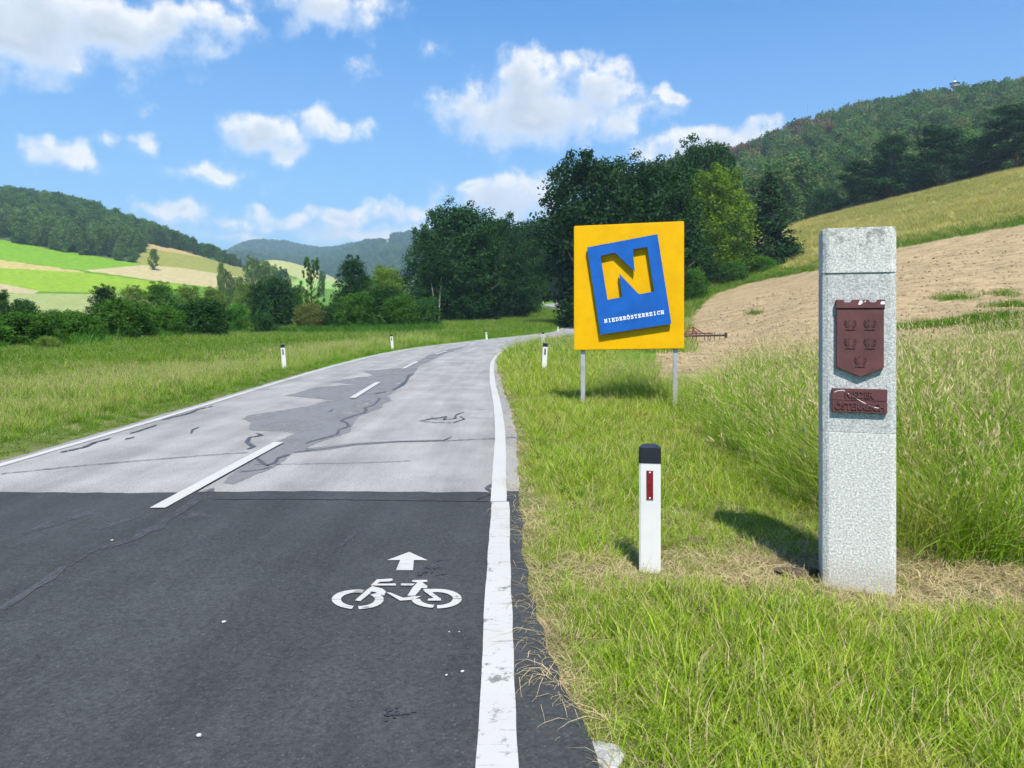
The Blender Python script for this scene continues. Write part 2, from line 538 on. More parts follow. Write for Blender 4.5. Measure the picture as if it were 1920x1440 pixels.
def terrain(X, Y):
    X = np.asarray(X, float); Y = np.asarray(Y, float)
    shp = X.shape
    X = X.ravel(); Y = Y.ravel()
    yy = np.clip(Y, 3, 5999)
    s = np.clip(X / yy, -2.19, 2.19)
    fi = np.log(yy / 3) / math.log(6000 / 3) * (len(LY) - 1)
    fj = (s + 2.2) / 4.4 * (len(LS) - 1)
    i = np.clip(fi.astype(int), 0, len(LY) - 2); j = np.clip(fj.astype(int), 0, len(LS) - 2)
    u = fi - i; v = fj - j
    z = (LUT[i, j] * (1 - u) * (1 - v) + LUT[i + 1, j] * u * (1 - v) + LUT[i, j + 1] * (1 - u) * v + LUT[i + 1, j + 1] * u * v)
    n = np.zeros_like(z)
    for k, ph, a in WAVES:
        n += a * np.sin(k[0] * X + k[1] * Y + ph)
    fade = np.clip(1.5 - Y / 400, 0, 1)
    z = z + n * fade
    nf = np.zeros_like(z)
    for k, ph, a in WAVES_FAR:
        nf += a * np.sin(k[0] * X + k[1] * Y + ph)
    z = z + nf * np.clip((Y - 1200) / 1500, 0, 1)
    near = Y < 480
    if near.any():
        d, zr = road_dist(X[near], Y[near])
        ad = np.abs(d)
        t = np.clip((ad - 3.05) / 3.5, 0, 1)
        t = t * t * (3 - 2 * t)
        zt = zr - 0.012 + (z[near] - zr + 0.012) * t
        dip = np.where(ad < 2.85, 0.07, 0.07 * np.clip((3.02 - ad) / 0.17, 0, 1))
        far = np.clip((Y[near] - 60) / 100, 0, 1)
        z[near] = zt - dip * (1 + 4 * far)
    return z.reshape(shp)


def tz(x, y):
    return float(terrain(np.array([x]), np.array([y]))[0])


def pip(poly, X, Y):
    """points in polygon"""
    inside = np.zeros(X.shape, bool)
    n = len(poly)
    for i in range(n):
        x0, y0 = poly[i]; x1, y1 = poly[(i + 1) % n]
        c = ((y0 > Y) != (y1 > Y))
        with np.errstate(divide='ignore', invalid='ignore'):
            xi = (x1 - x0) * (Y - y0) / (y1 - y0 + 1e-12) + x0
        inside ^= c & (X < xi)
    return inside


def fbm2(X, Y, f, seed=0, oct=4):
    rr = np.random.default_rng(seed)
    o = np.zeros_like(X, float); a = 1.0
    for k in range(oct):
        for _ in range(3):
            th = rr.uniform(0, 6.28)
            o += a * np.sin(f * (X * math.cos(th) + Y * math.sin(th)) + rr.uniform(0, 6.28) + 1.3 * np.sin(f * .7 * (X * math.sin(th) - Y * math.cos(th)) + rr.uniform(0, 6.28)))
        f *= 2.1; a *= 0.55
    return o / 3.5


FIELDS = [   # outline as it lies in the photo, depth limits, colour, ploughed
    ([(-900, 300), (-600, 340), (0, 449), (250, 493), (330, 500), (160, 508), (0, 487), (-600, 410), (-900, 370)], 150, 700, (0.125, 0.25, 0.015), 0),
    ([(-900, 370), (-600, 410), (0, 487), (150, 508), (165, 513), (0, 502), (-600, 432), (-900, 390)], 150, 700, (0.34, 0.285, 0.11), 0),
    ([(-900, 390), (-600, 432), (0, 502), (165, 512), (345, 535), (310, 548), (180, 549), (70, 546), (0, 533), (-600, 490), (-900, 470)], 150, 700, (0.175, 0.28, 0.018), 0),
    ([(155, 507), (280, 496), (340, 502), (420, 515), (575, 537), (575, 548), (500, 543), (400, 539), (300, 528), (230, 517)], 150, 700, (0.35, 0.30, 0.155), 0),
    ([(262, 440), (340, 458), (440, 480), (480, 490), (575, 525), (575, 538), (420, 515), (340, 502), (255, 496)], 150, 760, (0.20, 0.21, 0.05), 0),
    ([(262, 440), (340, 458), (430, 480), (400, 486), (340, 476), (275, 466)], 150, 760, (0.33, 0.25, 0.11), 0),
    ([(-900, 470), (-600, 490), (0, 531), (74, 546), (60, 551), (-600, 520), (-900, 510)], 120, 700, (0.34, 0.29, 0.16), 0),
    ([(-900, 510), (-600, 520), (0, 550), (170, 551), (310, 560), (310, 596), (-900, 596)], 120, 700, (0.23, 0.27, 0.10), 0),
    ([(448, 476), (480, 465), (525, 468), (570, 480), (630, 505), (640, 530), (560, 522), (500, 500)], 780, 1250, (0.29, 0.30, 0.12), 0),
    ([(560, 522), (640, 530), (660, 545), (540, 536)], 600, 1250, (0.2, 0.33, 0.08), 0),
    ([(690, 452), (735, 450), (735, 456), (690, 460)], 2000, 4500, (0.3, 0.36, 0.2), 0),
    ([(1225, 700), (1235, 632), (1283, 601), (1340, 551), (1400, 531), (1535, 505), (1680, 465), (1920, 420), (2300, 350), (3600, 100), (3600, 760), (1225, 760)], 17.5, 240, (0.305, 0.232, 0.132), 1),
]


def make_ground():
    sA = np.concatenate([np.linspace(-2.1, -0.74, 60, endpoint=False), np.linspace(-0.74, 0.74, 640), np.linspace(0.74, 2.1, 61)[1:]])
    yA = np.concatenate([np.linspace(1.2, 4, 16, endpoint=False), np.geomspace(4, 150, 210, endpoint=False), np.geomspace(150, 800, 330, endpoint=False), np.geomspace(800, 6000, 110)])
    S, YY = np.meshgrid(sA, yA)
    X = S * YY
    Z = terrain(X, YY)
    px = 960 + S * F
    py = HZ - (Z - EYE) / YY * F
    n0, n1 = len(yA), len(sA)
    # colour of the ground cover itself
    colr = np.empty((n0, n1, 3)); colr[:] = (0.085, 0.180, 0.012)
    v = fbm2(X, YY, 0.05, 5)
    colr *= (1 + 0.18 * v)[..., None]
    plough = np.zeros((n0, n1))
    # verge thatch close to the camera
    nearv = YY < 26
    colr[nearv] = (0.12, 0.135, 0.045)
    far_wood = YY > 1300
    colr[far_wood] = (0.045, 0.085, 0.035)
    fl = np.array([0.3, 0.34, 0.12])
    # hillside meadow on the right above the ploughed field
    hill = (px > 1380) & (YY > 100) & (YY < 260) & (S > 0.29)
    vv = fbm2(X * .6, YY * 1.7, 0.12, 9)
    t = np.clip(0.5 + 0.35 * vv, 0, 1)[..., None]
    hc = (1 - t) * np.array([0.20, 0.225, 0.055]) + t * np.array([0.34, 0.30, 0.095])
    colr[hill] = hc[hill]
    for poly, y0, y1, c, pl in FIELDS:
        m = (YY > y0) & (YY < y1)
        idx = np.where(m)
        ins = pip(poly, px[idx], py[idx])
        ii = (idx[0][ins], idx[1][ins])
        colr[ii] = c
        plough[ii] = pl
    # dark green strip of rank grass at the top edge of the ploughed field
    edge_x = [1283, 1340, 1400, 1535, 1680, 1920, 2300]
    edge_y = [601, 551, 531, 505, 465, 420, 350]
    ey = np.interp(px, edge_x, edge_y)
    st = (px > 1290) & (px < 2300) & (YY > 70) & (YY < 240) & (py < ey) & (py > ey - 9 - 22 * np.clip((1420 - px) / 120, 0, 1))
    colr[st] = (0.075, 0.125, 0.025)
    wood = ((YY > 245) & (px > 1230)) | ((YY > 470) & (px < 470) & (py < np.interp(px, [-900, 0, 100, 255, 275, 340, 440, 470], [300, 449, 468, 492, 455, 470, 499, 500]))) | ((YY > 300) & (px > 760) & (px < 1300) & (YY < 1300))
    colr[wood] = (0.05, 0.075, 0.03)
    verts = np.stack([X, YY, Z], -1).reshape(-1, 3)
    a = np.arange(n0 * n1).reshape(n0, n1)
    q = np.stack([a[:-1, :-1], a[:-1, 1:], a[1:, 1:], a[1:, :-1]], -1).reshape(-1, 4)
    # apron round and behind the camera
    base = len(verts)
    xl, xr = X[0, 0], X[0, -1]
    extra = np.array([[-400, -400, -.3], [400, -400, -.3], [-400, 1.2, -.3], [xl, 1.2, Z[0, 0]], [xr, 1.2, Z[0, -1]], [400, 1.2, .5]])
    me = bpy.data.meshes.new('ground')
    nv = base
    me.vertices.add(nv); me.vertices.foreach_set('co', verts.ravel())
    me.loops.add(len(q) * 4); me.loops.foreach_set('vertex_index', q.ravel().astype(np.int32))
    me.polygons.add(len(q))
    me.polygons.foreach_set('loop_start', (np.arange(len(q)) * 4).astype(np.int32))
    me.polygons.foreach_set('use_smooth', np.ones(len(q), bool))
    me.update(calc_edges=True)
    ca = me.color_attributes.new('cover', 'FLOAT_COLOR', 'POINT')
    rgba = np.concatenate([colr.reshape(-1, 3), plough.reshape(-1, 1)], 1).astype(np.float32)
    ca.data.foreach_set('color', rgba.ravel())

    m, qn, out = new_mat('ground')
    at = qn.n('ShaderNodeAttribute'); at.attribute_name = 'cover'
    p = pos(qn)
    n1_ = qn.noise(p, 0.35, 6, 0.65)
    n2_ = qn.noise(p, 5.0, 6, 0.7)
    n3_ = qn.noise(p, 1.6, 5, 0.65)
    # furrow lines on the ploughed part
    wv = qn.n('ShaderNodeTexWave'); wv.wave_type = 'BANDS'; wv.bands_direction = 'DIAGONAL'
    wv.inputs['Scale'].default_value = 0.55; wv.inputs['Distortion'].default_value = 4.0; wv.inputs['Detail'].default_value = 3; wv.inputs['Detail Scale'].default_value = 2.0
    qn.link(p, wv.inputs['Vector'])
    f = qn.math('MULTIPLY', qn.ramp(n1_, 0.3, 0.7, 0.82, 1.18), qn.ramp(n2_, 0.25, 0.75, 0.75, 1.25))
    fp = qn.math('MULTIPLY', qn.ramp(n3_, 0.3, 0.60, 0.72, 1.06), qn.ramp(wv.outputs['Fac'], 0, 1, 0.94, 1.05))
    f = qn.math('MULTIPLY', f, qn.math('ADD', qn.math('MULTIPLY', at.outputs['Alpha'], qn.math('SUBTRACT', fp, 1.0)), 1.0))
    s_ = qn.n('ShaderNodeVectorMath', operation='SCALE'); qn.link(at.outputs['Color'], s_.inputs[0]); qn.link(f, s_.inputs['Scale'])
    hgt = qn.math('ADD', qn.math('MULTIPLY', n2_, 0.6), qn.math('MULTIPLY', n3_, 1.4))
    principled(qn, out, s_.outputs[0], 0.95, 0.1, bump(qn, hgt, 0.6, 0.10))
    me.materials.append(m)
    o = mobj('ground', me)
    tag(o, kind='structure')
    # behind the camera: a plain sheet of the same meadow
    me2 = mesh_from('ground_behind', [(-900, -600, -.25), (900, -600, -.25), (900, 1.2, -.25), (-900, 1.2, -.25)], [(0, 1, 2, 3)], simple('meadow_plain', (0.11, 0.17, 0.035), 0.95, 0.3, 0.4))
    o2 = mobj('meadow_ground', me2)
    tag(o2, kind='structure')


make_ground()

# ------------------------------------------------------------------ road
def road_strip(Ymin, Ymax, o0, o1, dz, n_across=2, jit0=0.0, jit1=0.0, seed=1, dense=None):
    rr = random.Random(seed)
    Ys = [y for y in clY if Ymin < y < Ymax]
    # dense samples along the line near the camera so that ragged edges show
    S = []
    if dense:
        y = Ymin
        while y < min(Ymax, dense):
            S.append(y); y += 0.12
        S += [v for v in Ys if v > min(Ymax, dense)]
    else:
        S = [Ymin] + list(Ys)
    S.append(Ymax)
    vs, fs = [], []
    w0 = w1 = 0
    for k, y in enumerate(S):
        c, n, z = cl_at(y)
        w0 = 0.72 * w0 + rr.uniform(-1, 1) * jit0; w1 = 0.72 * w1 + rr.uniform(-1, 1) * jit1
        a = o0(y) if callable(o0) else o0
        b = o1(y) if callable(o1) else o1
        a += w0; b += w1
        for i in range(n_across):
            t = i / (n_across - 1)
            p = c + n * (a + (b - a) * t)
            vs.append((p[0], p[1], z + dz))
    for k in range(len(S) - 1):
        for i in range(n_across - 1):
            fs.append((k * n_across + i, k * n_across + i + 1, (k + 1) * n_across + i + 1, (k + 1) * n_across + i))
    return vs, fs


def asphalt(name, base, speck, spots, tint):
    m, q, out = new_mat(name)
    p = pos(q)
    fine = q.n('ShaderNodeTexVoronoi'); fine.inputs['Scale'].default_value = 95; q.link(p, fine.inputs['Vector'])
    fv = q.ramp(q.noise(p, 42, 8, 0.85), 0.32, 0.68, 1 - speck, 1 + speck)
    big = q.ramp(q.noise(p, 0.8, 7, 0.7), 0.3, 0.7, 0.86, 1.14)
    sm = q.mapping = q.n('ShaderNodeMapping'); sm.inputs['Scale'].default_value = (1.6, 0.16, 1); q.link(p, sm.inputs[0])
    streak = q.ramp(q.noise(sm.outputs[0], 1.2, 5, 0.6), 0.3, 0.7, 0.84, 1.18)
    f = q.math('MULTIPLY', q.math('MULTIPLY', fv, big), streak)
    s_ = q.n('ShaderNodeVectorMath', operation='SCALE'); s_.inputs[0].default_value = base; q.link(f, s_.inputs['Scale'])
    stone = q.ramp(q.n('ShaderNodeTexVoronoi').outputs[0], 0, 1)  # placeholder keeps graph simple
    sp = q.ramp(fine.outputs['Color'], 0.80, 0.97)
    c = q.mix(q.math('MULTIPLY', sp, spots), s_.outputs[0], tint)
    h = q.math('ADD', fine.outputs['Distance'], q.noise(p, 300, 2))
    principled(q, out, c, 0.82, 0.3, bump(q, h, 0.35, 0.004))
    return m


M_light = asphalt('asphalt_old', (0.238, 0.233, 0.225), 0.36, 0.4, (0.40, 0.39, 0.38))
M_dark = asphalt('asphalt_new', (0.0365, 0.0395, 0.0415), 0.50, 0.55, (0.100, 0.103, 0.108))
M_tar = simple('bitumen_seal', (0.062, 0.060, 0.066), 0.5, 0.3, 6)
M_fine = simple('bitumen_hairline', (0.15, 0.145, 0.15), 0.7, 0.3, 6)


def feather(name, col, lo, hi, amax, scale):
    m, q, out = new_mat(name)
    p = pos(q)
    mp = q.n('ShaderNodeMapping'); mp.inputs['Scale'].default_value = (1, .45, 1); q.link(p, mp.inputs[0])
    n = q.noise(mp.outputs[0], scale, 9, 0.75)
    s_ = q.n('ShaderNodeVectorMath', operation='SCALE'); s_.inputs[0].default_value = col
    q.link(q.ramp(q.noise(p, 42, 8, 0.85), 0.32, 0.68, .72, 1.28), s_.inputs['Scale'])
    b = principled(q, out, s_.outputs[0], 0.75, 0.3, bump(q, q.noise(p, 160, 3), 0.3, 0.004))
    q.link(q.ramp(n, lo, hi, 0.0, amax), b.inputs['Alpha'])
    return m


M_patch = feather('asphalt_patch', (0.170, 0.174, 0.182), .30, .52, .85, 1.6)
M_wash = feather('worn_bitumen', (0.064, 0.068, 0.077), .36, .56, .8, 5)
M_soot = simple('oil_stain', (0.032, 0.033, 0.036), 0.6, 0.3, 10)


def paint_mat(name, wear):
    m, q, out = new_mat(name)
    p = pos(q)
    n = q.noise(p, 9, 8, 0.75)
    mp = q.n('ShaderNodeMapping'); mp.inputs['Scale'].default_value = (3, 26, 1); q.link(p, mp.inputs[0])
    n2 = q.noise(mp.outputs[0], 1.5, 6, 0.7)
    w = q.ramp(q.math('MAXIMUM', n, q.math('MULTIPLY', n2, 0.97)), wear, wear + 0.08)
    c = q.mix(q.math('MULTIPLY', w, 0.85), (0.415, 0.41, 0.395), (0.11, 0.11, 0.11))
    c2 = q.mix(q.ramp(q.noise(p, 1.2, 4), 0.35, 0.7, 0, 0.22), c, (0.33, 0.32, 0.30))
    principled(q, out, c2, 0.6, 0.3, bump(q, n, 0.2, 0.004))
    return m


M_paint = paint_mat('road_paint', 0.63)
M_paint_old = paint_mat('road_paint_worn', 0.565)

RE_K = [(1.0, 3.35), (2.8, 3.22), (3.7, 3.12), (4.7, 3.05), (6.6, 3.05), (8.5, 3.08), (14, 3.1), (30, 3.05), (500, 3.05)]


def r_edge(y):
    return float(np.interp(y, [a for a, b in RE_K], [b for a, b in RE_K]))


SEAM = 7.33
vs, fs = road_strip(-28, 415, -2.99, r_edge, 0.0, 5, 0.012, 0.02, 4, dense=30)
road = mobj('road', mesh_from('road', vs, fs, M_light))
tag(road, kind='structure')
# newer dark asphalt in the foreground, its cut edge slightly uneven
vs, fs = road_strip(-28, SEAM, -3.0, lambda y: r_edge(y) + 0.004, 0.012, 60, 0.0, 0.02, 4, dense=7.3)
vs = [list(v) for v in vs]
for i in range(60):
    vs[-60 + i][1] += 0.012 * math.sin(i * 1.3) + 0.012 * random.uniform(-1, 1) + 0.03 * math.sin(i * 0.21)
dk = mobj('dark_asphalt', mesh_from('dark_asphalt', vs, fs, M_dark), road)


def ribbon_mark(name, y0, y1, off, w, mat, dz, dense=None, jit=0.0, seed=2):
    vs, fs = road_strip(y0, y1, off - w / 2, off + w / 2, dz, 2, jit, jit, seed, dense)
    return mobj(name, mesh_from(name, vs, fs, mat), road)


ribbon_mark('edge_line', -20, SEAM - .45, 2.875, 0.156, M_paint_old, 0.018, 7, 0.003)
ribbon_mark('edge_line', SEAM - .44, 300, 2.86, 0.145, M_paint, 0.019, 20, 0.002, 5)
ribbon_mark('edge_line', 7.9, 300, -2.80, 0.12, M_paint, 0.007, 20, 0.004, 6)
for y0, ln, of in ((6.68, 3.6, -.10), (16.1, 4.1, -.14), (25.9, 4.4, -.12), (36.6, 4.0, -.12), (46.8, 4, -.1), (57, 4, -.1), (67, 4, -.1), (77, 4, -.1), (-3.2, 4, -.1)):
    ribbon_mark('centre_dash', y0, y0 + ln, of, 0.135, M_paint, 0.021)


def flat_poly(name, pts, mat, z, parent, subs=0):
    vs = [(*gp(x, y, z), z) for x, y in pts]
    me = bpy.data.meshes.new(name)
    bm = bmesh.new()
    bvs = [bm.verts.new(v) for v in vs]
    es = [bm.edges.new((bvs[i], bvs[(i + 1) % len(bvs)])) for i in range(len(bvs))]
    bmesh.ops.triangle_fill(bm, edges=es, use_beauty=True, normal=(0, 0, 1))
    for f in bm.faces:
        if f.normal.z < 0:
            f.normal_flip()
    bm.to_mesh(me); bm.free()
    me.materials.append(mat)
    return mobj(name, me, parent)


def jag(pts, n=4, a=2.0, seed=1):
    """roughen an outline in the photo plane"""
    rr = random.Random(seed)
    out = []
    for i in range(len(pts)):
        p, q = pts[i], pts[(i + 1) % len(pts)]
        for k in range(n):
            t = k / n
            out.append((p[0] + (q[0] - p[0]) * t + rr.uniform(-a, a), p[1] + (q[1] - p[1]) * t + rr.uniform(-a, a) * .25))
    return out


def z1(p, ox=400, oy=640, s=3.2):
    return [(ox + x / s, oy + y / s) for x, y in p]


def z2(p):
    return z1(p, 0, 760, 3.0)


def z4(p):
    return z1(p, 560, 960, 3.0)


patch = [(60, 850), (110, 790), (250, 705), (300, 650), (400, 590), (480, 552), (340, 540), (215, 530), (225, 488), (175, 464), (215, 442), (420, 412), (590, 385), (690, 352), (560, 338), (425, 326), (545, 296), (620, 272), (860, 258),
         (700, 244), (820, 222), (960, 206), (895, 178), (1050, 166), (1120, 160), (1290, 85), (1420, 45), (1545, 20), (1480, 45), (1390, 75), (1240, 145), (1200, 200), (1110, 280), (1045, 325), (1075, 356), (1030, 372), (1000, 406), (870, 448), (835, 500), (815, 545),
         (740, 572), (640, 602), (560, 640), (620, 650), (480, 668), (440, 700), (400, 735), (330, 770), (220, 815), (120, 858)]
flat_poly('road_patch', jag(z1(patch), 6, 2.2, 3), M_patch, 0.004, road)
flat_poly('road_patch', jag(z1([(480, 668), (560, 640), (850, 608), (1100, 596), (1380, 588), (1400, 596), (1110, 604), (850, 622), (700, 645), (560, 662)]), 2, .6, 4), M_patch, 0.0065, road)
flat_poly('tar_band', jag(z2([(0, 1160), (90, 1112), (200, 1032), (310, 977), (376, 905), (338, 907), (262, 960), (130, 1050), (0, 1132)]), 3, 1.2, 5), M_wash, 0.0165, road)
flat_poly('tar_band', jag(z2([(380, 905), (530, 806), (620, 778), (755, 738), (770, 706), (870, 672), (905, 640), (980, 600), (1095, 515), (1128, 478), (1205, 462), (1200, 490), (1160, 510), (1030, 606), (948, 650), (925, 690), (840, 715), (780, 750), (640, 796), (545, 815), (400, 902)]), 2, .8, 6), M_wash, 0.0165, road)
flat_poly('tar_band', jag(z2([(965, 620), (1010, 590), (1190, 610), (1180, 630), (1040, 640)]), 3, 2.5, 7), M_wash, 0.0150, road)
flat_poly('tar_band', jag(z2([(120, 720), (300, 640), (560, 585), (520, 610), (330, 670), (140, 730)]), 3, 2.0, 8), M_wash, 0.0150, road)
flat_poly('tar_band', jag(z2([(520, 690), (640, 655), (780, 610), (800, 625), (660, 670), (560, 700)]), 3, 2.0, 9), M_wash, 0.0150, road)
flat_poly('tar_band', jag(z4([(190, 205), (245, 165), (300, 110), (332, 112), (300, 150), (245, 190)]), 3, 1.0, 10), M_wash, 0.0150, road)
rs = random.Random(5)
for cx, cy, w_, h_, n_ in ((545, 1130, 75, 50, 16), (740, 330, 60, 70, 12)):
    for k in range(n_):
        x = cx + rs.gauss(0, w_ * .55); y = cy + rs.gauss(0, h_ * .45)
        a = rs.uniform(6, 24); b = rs.uniform(2, 7)
        pts = [(x + a * math.cos(t) * rs.uniform(.6, 1.2) + b * math.sin(t), y - .3 * a * math.cos(t) + b * math.sin(t) * rs.uniform(.6, 1.2)) for t in np.linspace(0, 6.28, 10)[:-1]]
        flat_poly('oil_spot', z4(pts), M_soot, 0.0165 + 0.0001 * k, road)


def crack(pts, wpx, mat=M_tar, z=0.009, seed=1):
    rr = random.Random(seed)
    P = []
    for i in range(len(pts) - 1):
        a, b = pts[i], pts[i + 1]
        n = max(1, int(math.hypot(b[0] - a[0], b[1] - a[1]) / 5))
        for k in range(n):
            t = k / n
            P.append((a[0] + (b[0] - a[0]) * t + rr.uniform(-.8, .8), a[1] + (b[1] - a[1]) * t + rr.uniform(-.35, .35)))
    P.append(pts[-1])
    G = [gp(x, y, z) for x, y in P]
    vs, fs = [], []
    for i, p in enumerate(G):
        q = G[min(i + 1, len(G) - 1)]; o = G[max(i - 1, 0)]
        d = Vector((q[0] - o[0], q[1] - o[1])).normalized()
        w = wpx * rr.uniform(.5, 1.3) * (0.35 if i in (0, len(G) - 1) else 1)
        vs += [(p[0] - d.y * w, p[1] + d.x * w, z), (p[0] + d.y * w, p[1] - d.x * w, z)]
    for i in range(len(G) - 1):
        fs.append((2 * i, 2 * i + 1, 2 * i + 3, 2 * i + 2))
    return mobj('crack_seal', mesh_from('crack_seal', vs, fs, mat), road)


CR = [
    (z1([(555, 610), (620, 590), (745, 555), (755, 528), (815, 508), (800, 488), (762, 474), (850, 442), (905, 427), (920, 412), (905, 400), (962, 380), (1000, 345), (985, 338)]), .022, M_tar),
    (z1([(250, 695), (290, 722), (325, 745), (375, 722), (385, 702), (455, 675)]), .03, M_tar),
    (z1([(350, 750), (300, 765), (150, 785)]), .012, M_tar),
    (z1([(205, 645), (245, 630), (200, 602), (215, 575), (295, 562), (255, 550)]), .026, M_tar),
    (z1([(500, 662), (700, 637), (850, 617), (1100, 600), (1380, 595), (1428, 572)]), .014, M_tar),
    (z1([(1380, 595), (1690, 580), (1830, 574)]), .02, M_fine),
    (z1([(250, 737), (700, 730), (1000, 722), (1185, 715)]), .010, M_fine),
    (z1([(1235, 478), (1300, 465), (1395, 450), (1380, 470), (1450, 462), (1455, 442), (1505, 422)]), .022, M_tar),
    (z1([(1240, 480), (1340, 486), (1440, 487), (1505, 465), (1480, 448)]), .016, M_tar),
    (z1([(1310, 455), (1330, 466), (1375, 462)]), .016, M_tar),
    (z1([(1520, 405), (1690, 408)]), .012, M_fine), (z1([(1530, 458), (1690, 460)]), .012, M_fine),
    (z1([(1665, 855), (1645, 880), (1668, 900)]), .022, M_tar),
    (z2([(0, 384), (500, 333), (900, 300), (1250, 272), (1400, 262)]), .014, M_tar),
    (z2([(340, 262), (470, 235), (540, 205), (625, 182)]), .03, M_tar),
    (z2([(730, 157), (820, 130), (880, 108)]), .026, M_tar),
    (z2([(910, 82), (1080, 38), (1110, 22), (1200, 2)]), .03, M_tar),
    (z2([(1075, 155), (1080, 135), (1120, 120)]), .028, M_tar),
    (z2([(705, 190), (760, 175)]), .03, M_tar),
    (z1([(1075, 290), (1130, 265), (1165, 230), (1172, 205), (1205, 195)]), .05, M_tar),
    (z1([(960, 315), (1010, 305), (1040, 300)]), .03, M_tar),
    (z1([(670, 415), (700, 420), (720, 405)]), .018, M_tar),
    (z1([(230, 285), (420, 284)]), .02, M_fine), (z1([(1060, 290), (1710, 288)]), .012, M_fine),
    (z1([(370, 228), (540, 226)]), .03, M_fine), (z1([(720, 60), (900, 58)]), .05, M_fine),
]
for i, (p, w, mt) in enumerate(CR):
    crack(p, w, mt, 0.0085 + 0.00012 * i, i)
crack(z1([(1668, 908), (1560, 955)]), .02, M_soot, 0.0175, 77)
crack(z1([(0, 945), (500, 945), (1650, 958)]), .012, M_soot, 0.0172, 78)

# bicycle symbol and arrow
bike = bpy.data.objects.new('bicycle_symbol', None)
bz = 0.0185


def ring(cx, cy, ox, oy, ix, iy, a0, a1, n=26):
    t = np.linspace(R(a0), R(a1), n)
    return [(cx + ox * math.cos(k), cy - oy * math.sin(k)) for k in t] + [(cx + ix * math.cos(k), cy - iy * math.sin(k)) for k in t[::-1]]


BIKE = [
    ring(332, 491, 146, 55, 94, 38, 181, 257), ring(332, 491, 146, 55, 94, 38, 75, 179), ring(332, 491, 146, 55, 96, 38, -88, -1), ring(332, 491, 146, 55, 96, 38, 1, 42),
    ring(775, 487, 142, 55, 92, 37, 1, 118), ring(775, 487, 142, 55, 92, 37, -88, -1), ring(775, 487, 142, 52, 92, 35, 182, 262),
    [(316, 497), (346, 501), (400, 458), (410, 445), (385, 436)],
    [(384, 437), (414, 416), (470, 430), (492, 447), (480, 470), (455, 462), (432, 450), (404, 446)],
    [(405, 413), (440, 379), (525, 374), (531, 384), (510, 390), (458, 392), (440, 403), (547, 402), (547, 413)],
    [(575, 402), (655, 402), (640, 413), (575, 413)],
    [(494, 452), (516, 453), (588, 482), (635, 477), (640, 494), (570, 498)],
    [(612, 470), (640, 425), (668, 396), (638, 392), (640, 383), (722, 381), (724, 392), (695, 395), (724, 416), (722, 428), (690, 428), (678, 444), (655, 470)],
    [(604, 473), (690, 473), (662, 486), (640, 492), (636, 476)],
    [(700, 432), (735, 432), (758, 458), (800, 488), (800, 498), (724, 498), (730, 487), (760, 484), (705, 445)],
]
COL.objects.link(bike)
bike.parent = road
for i, p in enumerate(BIKE):
    o = flat_poly('painted_stroke', z4(p), M_paint_old, bz + 0.00015 * i, bike)
flat_poly('painted_arrow', z4([(622, 224), (727, 271), (648, 270), (643, 327), (547, 327), (571, 270), (498, 270)]), M_paint_old, bz, road)

# ------------------------------------------------------------------ text and curve helpers
def curve_mesh(loops, depth, mat, name):
    """2D loops (x, z) filled with holes, extruded along y from 0 to -depth"""
    cu = bpy.data.curves.new(name, 'CURVE')
    cu.dimensions = '2D'; cu.fill_mode = 'BOTH'; cu.extrude = depth / 2
    for lp in loops:
        sp = cu.splines.new('POLY'); sp.points.add(len(lp) - 1)
        for p, (x, z) in zip(sp.points, lp):
            p.co = (x, z, 0, 1)
        sp.use_cyclic_u = True
    return curve_to_mesh(cu, depth, mat, name)


def curve_to_mesh(cu, depth, mat, name):
    o = bpy.data.objects.new(name + '_tmp', cu)
    COL.objects.link(o)
    bpy.context.view_layer.update()
    me = bpy.data.meshes.new_from_object(o.evaluated_get(bpy.context.evaluated_depsgraph_get()))
    bpy.data.objects.remove(o)
    me.transform(Matrix(((1, 0, 0, 0), (0, 0, -1, -depth / 2), (0, 1, 0, 0), (0, 0, 0, 1))))
    me.name = name
    me.materials.clear(); me.materials.append(mat)
    return me


def text_mesh(body, size, depth, mat, name, width=None, offset=0.0):
    cu = bpy.data.curves.new(name, 'FONT')
    cu.body = body; cu.size = size; cu.extrude = depth / 2; cu.align_x = 'CENTER'; cu.align_y = 'CENTER'
    cu.offset = offset
    cu.resolution_u = 3
    me = curve_to_mesh(cu, depth, mat, name)
    if width:
        xs = [v.co.x for v in me.vertices]
        k = width / (max(xs) - min(xs))
        c = (max(xs) + min(xs)) / 2
        for v in me.vertices:
            v.co.x = (v.co.x - c) * k
    return me


